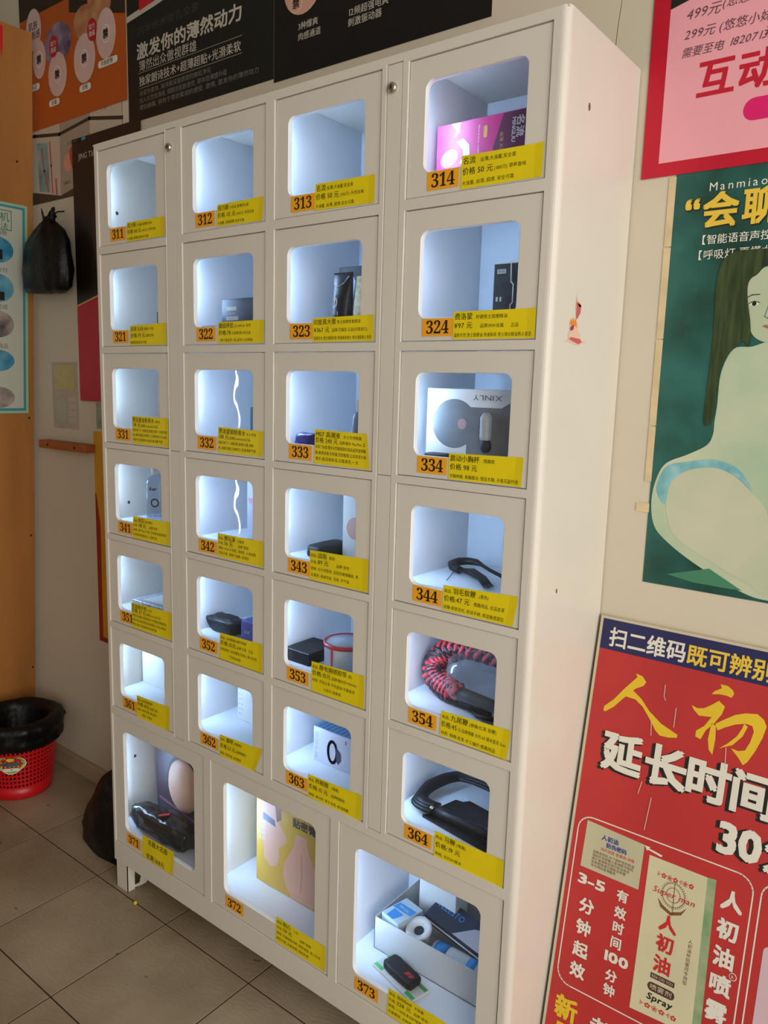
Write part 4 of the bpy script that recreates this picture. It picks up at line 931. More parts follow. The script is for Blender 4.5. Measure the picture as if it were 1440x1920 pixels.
o = tag(bag.build('hanging_bag', smooth=True), 'knotted black plastic bag hanging on the wall', 'bag')
MB().tube([(-0.63, 0.2805, 1.868), (-0.63, 0.258, 1.862), (-0.63, 0.230, 1.838)], 0.0022, BLACKPL, 6).build('tie_loop', o)
# slumped black bag on the floor beside the cabinet
mb = MB().blob((-0.165, 0.140, 0.075), 0.140, 0.100, 0.150, BLACKPL, e=0.85, amp=0.12, freq=1.6, seed=3, nu=44, nv=26, floor=0.001, taper=0.42)
mb.build('floor_bag', smooth=True)
tag(bpy.data.objects['floor_bag'], 'slumped black rubbish bag on the floor beside the cabinet foot', 'bag')
# crumb on floor
tag(MB().blob((0.095, -0.012, 0.005), 0.005, 0.005, 0.005, M('yellow_crumb', (214, 190, 30), 0.5), e=0.9, amp=0.1, nu=10, nv=6).build('paper_crumb', smooth=True), 'tiny yellow crumb on the tiles by the cabinet foot', 'litter')

# hairline crack in the plaster beside the cabinet top
MB().line([(1.135, 2.075), (1.133, 2.02), (1.128, 1.97), (1.126, 1.93), (1.119, 1.905)], 0.0009, M('crack_dark', (110, 98, 80), 0.9), YT(YW, 1)).build('crack', bpy.data.objects['wall_back'])

# ------------------------------------------------------------------ goods inside the compartments
def carton(name, x0, x1, y0, y1, z0, z1, mat, label, cat='box', bevel=0.0012):
    e = tag(empty(name, ((x0 + x1) / 2, (y0 + y1) / 2, z0)), label, cat)
    c = Vector(e.location)
    MB().box(x0 - c.x, x1 - c.x, y0 - c.y, y1 - c.y, 0, z1 - z0, mat).build('body', e, bevel=bevel, seg=1)
    def pr(k=1):
        _lay[0] = (_lay[0] + 1) % 12
        yy = y0 - c.y - 0.0003 * k - 0.00001 * _lay[0]
        return lambda a, b: (a - c.x, yy, b - c.z)
    return e, pr
def single(mb, name, label, cat, smooth=True, bevel=0.0):
    return tag(mb.build(name, smooth=smooth, bevel=bevel), label, cat)
F1, F2, F3, F4, F5, F6, F7 = CELLF + [0.176]
FZ = 0.0004
# 314
PKB = M('magenta_box', (184, 34, 104), 0.35, rgb2=(204, 70, 136), vscale=14); MRN = M('maroon_box_print', (92, 28, 62), 0.35); GOLD = M('gold_print', (206, 160, 80), 0.35)
e, p = carton('condom_box', 0.898, 1.125, 0.085, 0.15, F1 + FZ, 1.8015, PKB, 'large magenta box lying on its side with white swirls')
MB().poly([(1.02, 1.695), (1.123, 1.695), (1.123, 1.800), (1.028, 1.800), (1.01, 1.75)], MRN, p()).build('printed_panel', e)
MB().poly([(0.928, 1.800), (0.946, 1.800), (0.944, 1.785), (0.932, 1.777), (0.938, 1.788)], WHITEPRINT, p()).build('printed_swirl', e)
MB().poly([(0.939, 1.770), (0.952, 1.774), (0.964, 1.762), (0.966, 1.742), (0.957, 1.731), (0.946, 1.735), (0.953, 1.745), (0.951, 1.757), (0.945, 1.763)], WHITEPRINT, p()).build('printed_swirl', e)
MB().ellipse(0.925, 1.745, 0.018, 0.014, M('pale_pink_box_print', (230, 150, 196), 0.4), p(), 18, 0.4).build('printed_swirl', e)
MB().text(1.0445, 1.791, 0.0095, 'MINGLIU', WHITEPRINT, p(2), rot=-math.pi / 2, bold=0.02).build('printed_lettering', e)
MB().text(1.054, 1.793, 0.017, '名流', WHITEPRINT, p(2), rot=-math.pi / 2, bold=0.02, sy=0.9).build('printed_lettering', e)
MB().text(1.023, 1.772, 0.0075, '丝薄 大油量', GOLD, p(2), rot=-math.pi / 2).build('printed_lettering', e)
MB().poly(rrect(0.9915, 1.768, 0.9985, 1.787, 0.003), GOLD, p(2)).build('printed_plate', e)
MB().text(0.981, 1.790, 0.005, 'Natural latex condoms', WHITEPRINT, p(2), rot=-math.pi / 2).build('printed_lettering', e)
# 321
carton('slim_box', 0.1462, 0.190, 0.05, 0.075, F2 + FZ, 1.515, BLACKLE, 'thin black box showing only its edge in compartment 321')
# 322
NVB = M('navy_box', (20, 29, 48), 0.35, var=0.1)
e, p = carton('navy_box', 0.3645, 0.470, 0.06, 0.115, F2 + FZ, 1.5345, NVB, 'navy blue box with small gold plates in compartment 322')
MB().poly(rrect(0.380, 1.510, 0.412, 1.518, 0.001), GREYT, p()).build('printed_plate', e)
MB().text(0.385, 1.5015, 0.006, '蘑菇伴侣', GREYT, p()).build('printed_lettering', e)
MB().poly(rrect(0.380, 1.490, 0.418, 1.4975, 0.001), GREYT, p()).text(0.386, 1.4912, 0.0055, 'QYUMI', DARK, p(2)).build('printed_plate', e)
single(MB().blob((0.345, 0.045, F2 + 0.0075), 0.030, 0.012, 0.007, BLACKLE, e=0.6, amp=0.1, seed=8, floor=F2 + FZ), 'small_pouch', 'small flat black pouch in front of the navy box', 'pouch')
# 323
TUB = M('black_tube', (12, 14, 19), 0.4, var=0.1); e = tag(empty('cream_tube', (0.711, 0.062, F2 + FZ)), 'black squeeze tube standing on its cap with a power symbol', 'tube')
mb = MB(); vs_, fs_ = [], []; nb = 24
for i, (a, b, z) in enumerate([(0.0195, 0.0165, 0.020), (0.0205, 0.0170, 0.024), (0.0215, 0.0150, 0.055), (0.0230, 0.0085, 0.085), (0.0240, 0.0022, 0.099), (0.0242, 0.0012, 0.1045)]):
    for j in range(nb):
        t = 2 * math.pi * j / nb; vs_.append((a * math.copysign(abs(math.cos(t)) ** 0.8, math.cos(t)), b * math.sin(t), z))
for i in range(5):
    for j in range(nb):
        q = i * nb + j; w_ = i * nb + (j + 1) % nb; fs_.append((q, w_, w_ + nb, q + nb))
fs_.append(tuple(range(5 * nb, 6 * nb)))
mb.add(vs_, fs_, TUB).build('body', e, smooth=True)
MB().lathe((0, 0, 0), [(0.0001, 0), (0.0185, 0), (0.0190, 0.002), (0.0190, 0.019), (0.0178, 0.021), (0.0001, 0.021)], DARK, 24).build('cap', e)
_tp = [(0.0195, 0.0165, 0.020), (0.0205, 0.0170, 0.024), (0.0215, 0.0150, 0.055), (0.0230, 0.0085, 0.085), (0.0240, 0.0022, 0.099), (0.0242, 0.0012, 0.1045)]
def tm(a, b):
    for (a0, b0, z0), (a1, b1, z1) in zip(_tp[:-1], _tp[1:]):
        if z0 <= b <= z1: break
    k = (b - z0) / (z1 - z0); A_, B_ = lerp(a0, a1, k), lerp(b0, b1, k)
    t_ = min(0.999, abs(a) / A_) ** 1.25
    return (a, -B_ * math.sqrt(max(0, 1 - t_ * t_)) - 0.0007, b)
ring = [(-0.009 + 0.0072 * math.cos(math.radians(120 + 300 * k / 22)), 0.048 + 0.0085 * math.sin(math.radians(120 + 300 * k / 22))) for k in range(23)]
MB().line(ring, 0.0020, WHITEPRINT, tm).line([(-0.009, 0.047), (-0.0085, 0.062)], 0.0020, WHITEPRINT, tm).build('power_symbol', e)
MB().poly([(-0.020, 0.096), (0.018, 0.097), (0.008, 0.082), (-0.008, 0.076), (-0.019, 0.083)], M('silver_tube_print', (150, 156, 160), 0.3), tm).build('printed_shoulder', e)
MB().rect(-0.0165, 0.0245, 0.002, 0.0315, GREYT, tm).build('printed_plate', e)
GLD = M('gold_glitter', (150, 110, 44), 0.3, rgb2=(206, 176, 100), vscale=160)
e, p = carton('black_gold_box', 0.652, 0.720, 0.115, 0.165, F2 + FZ, 1.5885, BLACKLE, 'black box with a gold glitter panel behind the squeeze tube')
MB().poly([(0.688, 1.466), (0.719, 1.466), (0.719, 1.569), (0.700, 1.569)], GLD, p()).build('gold_panel', e)
MB().poly([(0.6535, 1.466), (0.684, 1.466), (0.696, 1.560), (0.689, 1.572), (0.6535, 1.575)], M('pale_blue_panel', (150, 164, 190), 0.4), p()).build('pale_panel', e)
# 324
e, p = carton('black_oil_box', 1.015, 1.0605, 0.10, 0.135, F2 + FZ, 1.569, BLACKLE, 'narrow upright black box with silver edge line')
MB().rect(1.0155, 1.5665, 1.060, 1.5688, WHITEPRINT, p()).build('printed_edge', e)
MB().line([(1.0475, 1.566), (1.0485, 1.537), (1.053, 1.532), (1.053, 1.503), (1.049, 1.499), (1.049, 1.466)], 0.0022, WHITEPRINT, p()).build('printed_line', e)
MB().poly(rrect(1.0215, 1.5505, 1.0385, 1.558, 0.001), GREYT, p()).text(1.0235, 1.552, 0.006, 'MYA', DARK, p(2)).build('printed_plate', e)
MB().poly(rrect(1.021, 1.505, 1.025, 1.513, 0.0015), GREYT, p()).build('printed_mark', e)
MB().poly(rrect(1.028, 1.505, 1.032, 1.513, 0.0015), GREYT, p()).build('printed_mark', e)
# 331, 332
carton('white_perfume_box', 0.1440, 0.185, 0.05, 0.08, F3 + FZ, 1.3585, WHITE, 'slim white box at the edge of compartment 331')
carton('sky_blue_box', 0.4655, 0.505, 0.05, 0.08, F3 + FZ, 1.307, M('sky_blue_box', (84, 158, 190), 0.4), 'sky blue box at the edge of compartment 332')
# 333
BLUP = M('indigo_film', (28, 22, 90), 0.25, rgb2=(70, 60, 150), vscale=30, bump=0.2)
single(MB().blob((0.645, 0.042, F3 + 0.0145), 0.029, 0.016, 0.0145, BLUP, e=0.5, amp=0.14, seed=2, floor=F3 + FZ), 'indigo_pouch', 'crumpled indigo foil pouch in compartment 333', 'pouch')
e = tag(empty('lotion_bottle', (0.772, 0.05, F3 + FZ)), 'white bottle with rounded shoulders in compartment 333', 'bottle')
MB().lathe((0, 0, 0), [(0.0001, 0), (0.016, 0), (0.0172, 0.002), (0.0172, 0.060), (0.014, 0.072), (0.0075, 0.076), (0.0075, 0.078)], M('pearl_bottle', (150, 170, 200), 0.25), 24).build('body', e, smooth=True)
MB().lathe((0, 0, 0), [(0.0095, 0.078), (0.0095, 0.096), (0.0001, 0.097)], WHITE, 20).build('cap', e)
# 334
GW = M('smoky_window', (104, 108, 112), 0.2, rgb2=(132, 134, 134), vscale=12)
e, p = carton('breast_cup_box', 0.915, 1.105, 0.060, 0.112, F3 + FZ, 1.3575, WHITE, 'white box standing upside down with round smoky windows')
MB().ellipse(0.9735, 1.2975, 0.0450, 0.0425, GW, p(), 36).build('round_window', e)
MB().poly([(1.0005, 1.327), (1.066, 1.327), (1.085, 1.338), (1.1045, 1.338), (1.1045, 1.236), (1.0, 1.236)], GW, p(1)).build('front_window', e)
MB().ellipse(0.990, 1.2977, 0.0088, 0.0092, M('dusty_pink', (168, 132, 132), 0.4), p(2), 20).build('pink_nub', e)
tm2 = p(2)
MB().text(1.0665, 1.3475, 0.0125, 'XINLY', M('slate_print', (70, 82, 100), 0.4), p(2), rot=math.pi, width=0.058).build('printed_lettering', e)
cx_, cy_, cz_ = e.location
mb = MB().lathe((1.0385 - cx_, 0.0585 - cy_, 1.2725 - cz_), [(0.009, 0.0), (0.0105, 0.004), (0.0105, 0.010), (0.0098, 0.012), (0.0105, 0.014), (0.0105, 0.019), (0.0098, 0.021), (0.0105, 0.023), (0.0105, 0.028), (0.0098, 0.030), (0.0105, 0.032), (0.0105, 0.038), (0.006, 0.046), (0.0001, 0.047)], M('pump_grey', (176, 178, 178), 0.4), 20); mb.build('pump_bulb', e, smooth=True)
MB().blob((1.0400 - cx_, 0.0570 - cy_, 1.2630 - cz_), 0.0105, 0.008, 0.0125, DARK, e=1.0, amp=0.03, nu=16, nv=10).build('valve', e, smooth=True)
single(MB().blob((0.958, 0.0425, F3 + 0.006), 0.030, 0.012, 0.006, BLACKLE, e=0.6, amp=0.1, seed=5, floor=F3 + FZ), 'flat_pouch', 'flat black pouch lying before the upside-down white box', 'pouch')
# 341
CLR = Mglass('clear_bottle', (0.72, 0.80, 0.88), 0.10, 0.05, haze=0.16)
e = tag(empty('clear_bottle', (0.120, 0.068, F4 + FZ)), 'clear bottle with dark printed emblem in compartment 341', 'bottle')
MB().lathe((0, 0, 0), [(0.0001, 0.0), (0.029, 0.0), (0.0315, 0.003), (0.0315, 0.105), (0.026, 0.117), (0.016, 0.122), (0.016, 0.130)], CLR, 32).build('body', e, smooth=True)
MB().lathe((0, 0, 0), [(0.0185, 0.126), (0.0185, 0.146), (0.0001, 0.147)], WHITE, 24).build('cap', e)
def cb(a, b): t = math.radians(-62) + a / 0.032; return (0.0322 * math.cos(t), 0.0322 * math.sin(t), b)
MB().text(-0.012, 0.088, 0.012, 'Aer', DARK, cb, bold=0.02).build('printed_lettering', e)
ring = [(0.003 + 0.009 * math.cos(2 * math.pi * k / 20), 0.058 + 0.009 * math.sin(2 * math.pi * k / 20)) for k in range(21)]
MB().line(ring, 0.003, DARK, cb).build('printed_emblem', e)
MB().text(-0.02, 0.024, 0.007, 'water based', DARK, cb).build('printed_lettering', e)
# 342
e, p = carton('pink_white_box', 0.4005, 0.440, 0.10, 0.135, F4 + FZ, 1.142, M('pearl_card', (206, 206, 226), 0.4), 'tall pale lilac carton at the edge of compartment 342')
MB().text(0.404, 1.090, 0.014, '♥', M('rose_print', (206, 130, 160), 0.4), p()).build('printed_mark', e)
# 343
single(MB().blob((0.655, 0.098, F4 + 0.0145), 0.026, 0.050, 0.0145, BLACKLE, e=0.45, amp=0.06, seed=11, floor=F4 + FZ), 'rolled_pouch', 'rolled black package beside the white box in compartment 343', 'pouch')
e, p = carton('white_ring_box', 0.688, 0.770, 0.10, 0.16, F4 + FZ, 1.170, WHITE, 'white box with a pinkish disc print in compartment 343')
MB().ellipse(0.722, 1.072, 0.023, 0.023, FLESH, p(), 30).build('printed_disc', e)
# 344 feather whip
e = tag(empty('soft_whip', (0.96, 0.16, F4 + FZ)), 'small black feather whip curled on the shelf', 'whip')
ex, ey, ez = e.location
def rel(pts): return [(a - ex, b - ey, c - ez) for a, b, c in pts]
MB().tube(rel([(1.045, 0.140, F4 + 0.014), (1.00, 0.165, F4 + 0.016), (0.970, 0.185, F4 + 0.018)]), 0.0036, BLACKLE, 8).build('handle', e, smooth=True)
MB().tube(rel([(0.972, 0.184, F4 + 0.018), (0.950, 0.198, F4 + 0.018), (0.930, 0.200, F4 + 0.017), (0.915, 0.190, F4 + 0.015), (0.912, 0.172, F4 + 0.013), (0.925, 0.155, F4 + 0.012), (0.945, 0.147, F4 + 0.010)]), [0.004, 0.008, 0.009, 0.010, 0.010, 0.010, 0.009], BLACKLE, 10, flat=0.8).build('strap_loop', e, smooth=True)
for k in range(9):
    o1 = -0.012 + 0.003 * k
    MB().tube(rel([(0.940, 0.147 + o1 * 0.2, F4 + 0.011), (0.975, 0.138 + o1 * 0.8, F4 + 0.012 + 0.002 * (k % 3)), (1.010, 0.120 + o1, F4 + 0.010), (1.040 + 0.004 * (k % 2), 0.092 + o1 * 1.1, F4 + 0.005)]), [0.003, 0.0035, 0.003, 0.0012], BLACKLE, 6, flat=0.7).build('feather_strand', e, smooth=True)
MB().tube(rel([(0.930, 0.152, F4 + 0.006), (0.938, 0.125, F4 + 0.0018), (0.952, 0.090, F4 + 0.0016)]), 0.0007, DARK, 5).build('loose_thread', e)
# 351
GLIT = M('silver_glitter', (90, 100, 110), 0.3, rgb2=(220, 226, 232), vscale=220)
e, p = carton('glitter_box', 0.03, 0.225, 0.045, 0.16, F5 + FZ, 0.803, GLIT, 'flat silver glitter box lying in compartment 351')
cx_, cy_, cz_ = e.location
MB().poly([(0.055, 0.060), (0.205, 0.060), (0.205, 0.135), (0.055, 0.135)], WHITE, lambda a, b: (a - cx_, b - cy_, 0.803 - cz_ + 0.0006)).build('lid_panel', e)
# 352
single(MB().blob((0.352, 0.082, F5 + 0.018), 0.050, 0.026, 0.018, BLACKLE, e=0.4, amp=0.22, freq=8, seed=21, floor=F5 + FZ), 'folded_pouch', 'folded dull black pouch next to the blue box', 'pouch')
e, p = carton('blue_box', 0.4355, 0.475, 0.050, 0.092, F5 + FZ, 0.832, M('periwinkle_box', (86, 96, 178), 0.4), 'small periwinkle blue box in compartment 352')
MB().text(0.4485, 0.804, 0.008, '久爱', WHITEPRINT, p(), bold=0.02).build('printed_lettering', e)
# 353
e, p = carton('black_flat_box', 0.584, 0.655, 0.040, 0.130, F5 + FZ, 0.806, BLACKLE, 'flat black folded package in compartment 353', 'package')
e = tag(empty('tape_can', (0.718, 0.088, F5 + FZ)), 'clear round tape tub with red rims in compartment 353', 'tub')
REDR = M('red_rim', (190, 50, 60), 0.35); CL2 = Mglass('clear_tub', (0.92, 0.94, 0.97), 0.08, 0.05, haze=0.45)
MB().lathe((0, 0, 0), [(0.0001, 0.001), (0.046, 0.001), (0.0475, 0.003), (0.0475, 0.057), (0.0470, 0.0585), (0.0001, 0.0585)], CL2, 40).build('body', e, smooth=True)
MB().lathe((0, 0, 0), [(0.0472, 0.052), (0.0495, 0.052), (0.0495, 0.060), (0.0455, 0.0605), (0.0455, 0.056)], REDR, 40).build('rim', e, smooth=True)
MB().lathe((0, 0, 0), [(0.0001, 0.004), (0.026, 0.004), (0.026, 0.050), (0.020, 0.050), (0.020, 0.010)], WHITE, 30).build('tape_core', e, smooth=True)
MB().box(-0.002, 0.002, -0.0485, -0.0475, 0.002, 0.054, REDR).build('seam', e)
# 354 braided whip
e = tag(empty('braided_whip', (0.98, 0.11, F5 + FZ)), 'thick red and black braided whip coiled with black handle', 'whip')
ex, ey, ez = e.location
RROPE = M('red_rope', (190, 40, 52), 0.55, var=0.15, vscale=60); KROPE = M('black_rope', (22, 22, 24), 0.55, var=0.2, vscale=60)
ctrl = [(1.135, 0.150, 0.862), (1.08, 0.150, 0.866), (1.02, 0.150, 0.868), (0.965, 0.146, 0.866), (0.930, 0.135, 0.852), (0.916, 0.122, 0.832), (0.920, 0.108, 0.815), (0.945, 0.095, 0.806), (0.975, 0.082, 0.804), (1.0, 0.076, 0.806)]
def catmull(P_, n):
    out = []
    Q = [Vector(p_) for p_ in P_]; Q = [Q[0] * 2 - Q[1]] + Q + [Q[-1] * 2 - Q[-2]]
    for i in range(1, len(Q) - 2):
        for k in range(n):
            t = k / n; a, b, c, d = Q[i - 1], Q[i], Q[i + 1], Q[i + 2]
            out.append(0.5 * ((2 * b) + (c - a) * t + (2 * a - 5 * b + 4 * c - d) * t * t + (3 * b - a - 3 * c + d) * t ** 3))
    out.append(Q[-2]); return out
cl = catmull(ctrl, 12)
for s_ in range(10):
    pts = []
    dirn = 1 if s_ % 2 == 0 else -1; ph = 2 * math.pi * (s_ // 2) / 5 + (0.3 if dirn < 0 else 0)
    for i, c in enumerate(cl):
        t = (cl[min(i + 1, len(cl) - 1)] - cl[max(i - 1, 0)]).normalized()
        sd = t.cross(Vector((0, 1, 0.2))).normalized(); u = sd.cross(t)
        a = ph + dirn * i * 0.30; rr = 0.0185 * (0.75 if i > len(cl) - 8 else 1) + 0.0016 * math.sin(i * 0.75 + s_ * 1.3)
        pts.append(c + sd * math.cos(a) * rr + u * math.sin(a) * rr * 0.9 - Vector((ex, ey, ez)))
    MB().tube(pts, 0.0056, RROPE if dirn > 0 else KROPE, 6).build('braid_strand', e, smooth=True)
MB().tube([Vector(q) - Vector((ex, ey, ez)) for q in ((0.958, 0.078, 0.7895), (0.985, 0.073, 0.790), (1.03, 0.066, 0.790), (1.075, 0.058, 0.790))], [0.006, 0.0075, 0.007, 0.0065], BLACKLE, 10).build('handle', e, smooth=True)
MB().tube([Vector(q) - Vector((ex, ey, ez)) for q in ((0.998, 0.077, 0.805), (1.03, 0.074, 0.805), (1.075, 0.070, 0.804), (1.11, 0.066, 0.802))], [0.013, 0.012, 0.0105, 0.010], KROPE, 10).build('grip', e, smooth=True)
MB().tube([Vector(q) - Vector((ex, ey, ez)) for q in ((1.04, 0.060, 0.788), (1.055, 0.052, 0.7855), (1.07, 0.048, 0.7875), (1.09, 0.05, 0.789))], 0.0048, BLACKLE, 8).build('wrist_loop', e, smooth=True)
FILM = Mglass('clear_film', (0.93, 0.94, 0.96), 0.16, 0.12, haze=0.05)
MB().blob((1.055 - ex, 0.10 - ey, 0.838 - ez), 0.082, 0.060, 0.048, FILM, e=0.6, amp=0.10, freq=3, seed=14, nu=40, nv=22, floor=0.002).build('clear_wrapper', e, smooth=True)
# 361
carton('plain_white_carton', -0.0165, 0.245, 0.102, 0.20, F6 + FZ, 0.72, WHITE, 'plain white carton filling the back of compartment 361', 'carton')
# 362
e, p = carton('white_text_box', 0.3525, 0.430, 0.113, 0.165, F6 + FZ, 0.655, WHITE, 'white box with pale grey lettering in compartment 362')
PALE = M('pale_grey_print', (160, 165, 180), 0.5)
for k in range(6): MB().text(0.357, 0.565 + 0.0125 * k, 0.0085, ['IIII ii', 'IIII iii', 'III iiii', 'IIII ii', 'III iii', 'II iii'][k], PALE, p(), bold=0.01).build('printed_line', e)
# 363
e, p = carton('ring_box', 0.6345, 0.748, 0.080, 0.128, F6 + FZ, 0.630, M('pale_blue_card', (206, 208, 222), 0.4), 'pale box printed with a dark ring and a blue gridded top')
GRD = M('blue_lid', (40, 110, 150), 0.4); cx_, cy_, cz_ = e.location
top = lambda a, b: (a - cx_, b - cy_, 0.630 - cz_ + 0.0005)
top2 = lambda a, b: (a - cx_, b - cy_, 0.630 - cz_ + 0.0008)
MB().rect(0.636, 0.082, 0.7465, 0.126, GRD, top).build('blue_lid', e)
for k in range(9): MB().line([(0.640 + 0.0125 * k, 0.083), (0.640 + 0.0125 * k, 0.125)], 0.0009, WHITEPRINT, top2).build('lid_line', e)
SLT = M('slate_ring_print', (44, 56, 84), 0.4)
rg = [(0.6895 + 0.0120 * math.cos(2 * math.pi * k / 26), 0.5865 + 0.0235 * math.sin(2 * math.pi * k / 26)) for k in range(27)]
MB().line(rg, 0.0065, SLT, p()).build('printed_ring', e)
MB().poly([(0.700, 0.602), (0.713, 0.590), (0.714, 0.574), (0.706, 0.563), (0.700, 0.572)], SLT, p(2)).build('printed_clasp', e)
MB().text(0.648, 0.560, 0.011, '羚羊眼圈', PALE, p(), rot=math.pi / 2, width=0.060).build('printed_lettering', e)
MB().text(0.724, 0.615, 0.010, 'S', SLT, p(), bold=0.02).build('printed_lettering', e)
# 364 leather whip
e = tag(empty('leather_crop', (0.98, 0.11, F6 + FZ)), 'black leatherette strap whip with a silver stud', 'whip')
ex, ey, ez = e.location
ctrl = [(1.15, 0.170, 0.580), (1.09, 0.178, 0.582), (1.03, 0.188, 0.580), (0.975, 0.195, 0.576), (0.935, 0.180, 0.573), (0.917, 0.145, 0.571), (0.916, 0.100, 0.569), (0.925, 0.070, 0.568), (0.945, 0.063, 0.567), (0.965, 0.066, 0.566)]
for k in range(5):
    c = catmull([(a + 0.006 * (k - 2) * (1 if b > 0.1 else 0.3), b + 0.004 * (k - 2), z + 0.004 * (k % 3)) for a, b, z in ctrl], 6)
    MB().tube([q - Vector((ex, ey, ez)) for q in c], 0.0095, BLACKLE, 8, flat=0.55).build('strap', e, smooth=True)
def slab(pts, z0, z1):
    n = len(pts); v = [(a - ex, b - ey, z0 - ez) for a, b in pts] + [(a - ex, b - ey, z1 - ez) for a, b in pts]
    return MB().add(v, [tuple(reversed(range(n))), tuple(range(n, 2 * n))] + [(i, (i + 1) % n, (i + 1) % n + n, i + n) for i in range(n)], BLACKLE)
slab([(0.948, 0.047), (1.150, 0.018), (1.150, 0.042), (0.958, 0.062)], F6 + 0.001, F6 + 0.006).build('flap', e)
slab([(0.955, 0.085), (1.150, 0.066), (1.150, 0.098), (1.046, 0.140), (0.990, 0.150), (0.982, 0.138), (0.966, 0.136)], F6 + 0.001, F6 + 0.005).build('flap', e)
MB().tube([Vector(q) - Vector((ex, ey, ez)) for q in ((0.955, 0.066, 0.566), (1.01, 0.062, 0.565), (1.08, 0.057, 0.565), (1.155, 0.052, 0.565))], 0.0105, BLACKLE, 12).build('handle', e, smooth=True)
MB().blob((0.963 - ex, 0.056 - ey, 0.5735 - ez), 0.0048, 0.0048, 0.0035, CHROME, e=1.0, amp=0.0, nu=14, nv=8).build('stud', e, smooth=True)
# 371
PURB = M('plum_box', (36, 24, 34), 0.45, rgb2=(66, 38, 56), vscale=5)
e, p = carton('plum_display_box', 0.0135, 0.335, 0.120, 0.200, F7 + FZ, 0.455, PURB, 'dark plum display box with a rounded peach product window')
cx_, cy_, cz_ = e.location
MB().ellipse(0.126, 0.290, 0.066, 0.084, DARK, p(), 36).build('window_rim', e)
MB().blob((0.132 - cx_, 0.120 - cy_, 0.292 - cz_), 0.060, 0.022, 0.074, M('peach_foam', (226, 172, 140), 0.45, rgb2=(236, 196, 170), vscale=9), e=0.95, amp=0.02, nu=30, nv=18).build('peach_dome', e, smooth=True)
MB().poly([(0.024, 0.222), (0.300, 0.186), (0.300, 0.192), (0.024, 0.229)], M('rose_line', (150, 84, 100), 0.4), p()).build('printed_line', e)
e = single(MB().blob((0.135, 0.055, F7 + 0.034), 0.115, 0.033, 0.034, M('smoky_film', (20, 21, 22), 0.18, var=0.2, bump=0.35, bscale=30), e=0.6, amp=0.15, freq=5, seed=6, nu=48, nv=22, floor=F7 + FZ), 'black_film_pack', 'crumpled glossy black film pack with red marks', 'package')
MB().poly([(0.132, 0.036), (0.142, 0.034), (0.156, 0.054), (0.150, 0.060), (0.140, 0.052)], M('red_mark', (196, 44, 36), 0.4), lambda a, b: (a, b, F7 + 0.0715)).build('red_mark', e)
# 372
OCH = M('ochre_box', (214, 176, 60), 0.4, rgb2=(206, 160, 70), vscale=4); PEACH = M('peach_box_print', (226, 176, 150), 0.4, var=0.05); PEACHD = M('peach_shade_print', (204, 146, 122), 0.4)
e, p = carton('ochre_box', 0.4425, 0.665, 0.092, 0.160, F7 + FZ, 0.405, OCH, 'ochre yellow box with peach figure print in compartment 372')
MB().poly([(0.573, 0.343), (0.606, 0.346), (0.612, 0.315), (0.628, 0.288), (0.648, 0.260), (0.655, 0.225), (0.645, 0.196), (0.628, 0.180), (0.560, 0.180), (0.545, 0.198), (0.533, 0.225), (0.535, 0.255), (0.552, 0.285), (0.567, 0.31)], PEACH, p()).build('printed_figure', e)
MB().line([(0.592, 0.300), (0.594, 0.250), (0.590, 0.205)], 0.003, PEACHD, p(2)).build('printed_shade', e)
MB().poly([(0.465, 0.398), (0.520, 0.398), (0.524, 0.372), (0.519, 0.350), (0.543, 0.325), (0.546, 0.312), (0.520, 0.288), (0.522, 0.265), (0.512, 0.238), (0.490, 0.230), (0.470, 0.245), (0.466, 0.29), (0.460, 0.34)], PEACH, p()).build('printed_person', e)
MB().poly([(0.466, 0.36), (0.505, 0.352), (0.508, 0.336), (0.466, 0.342)], SLT, p(2)).build('printed_garment', e)
MB().poly([(0.505, 0.398), (0.524, 0.398), (0.526, 0.36), (0.512, 0.35)], M('auburn_print', (130, 84, 60), 0.5), p(2)).build('printed_hair', e)
for k in range(4): MB().text(0.452, 0.330 - 0.014 * k, 0.011, ['SENS', '真实', '体验', '柔软'][k], WHITEPRINT, p(3), bold=0.01).build('printed_lettering', e)
MB().text(0.563, 0.362, 0.0245, '贴密臀', DARK, p(2), bold=0.02).build('printed_title', e)
# 373 tray
TRAYM = M('grey_card', (206, 206, 204), 0.6, var=0.03)
e = tag(empty('card_tray', (0.97, 0.17, F7 + FZ)), 'open pale card tray full of blue and white packs', 'tray')
ex, ey, ez = e.location
tx0, tx1, ty0, ty1, th_ = 0.807 - ex, 1.135 - ex, 0.092 - ey, 0.258 - ey, 0.074
MB().box(tx0, tx1, ty0, ty1, 0, 0.0015, TRAYM).build('base', e)
MB().box(tx0, tx1, ty0, ty0 + 0.0015, 0, th_, TRAYM).build('wall', e); MB().box(tx0, tx1, ty1 - 0.0015, ty1, 0, th_, TRAYM).build('wall', e)
MB().box(tx0, tx0 + 0.0015, ty0, ty1, 0, th_, TRAYM).build('wall', e); MB().box(tx1 - 0.0015, tx1, ty0, ty1, 0, th_, TRAYM).build('wall', e)
BLUE = M('cyan_blue_print', (50, 140, 205), 0.4); LBL = M('ice_card', (190, 205, 214), 0.4); NVY = M('navy_pack', (26, 36, 52), 0.35); TB = F7 + 0.0025
e = tag(empty('ice_blue_box', (0.8465, 0.1365, TB)), 'ice blue small box leaning in the tray corner', 'box')
e.rotation_euler = (math.radians(0), math.radians(0), math.radians(-12))
MB().box(-0.026, 0.026, -0.036, 0.036, 0, 0.078, LBL).build('body', e, bevel=0.001)
MB().poly([(-0.024, -0.006), (0.0245, 0.000), (0.024, 0.020), (-0.022, 0.014)], BLUE, lambda a, b: (a, b, 0.0786)).build('printed_band', e)
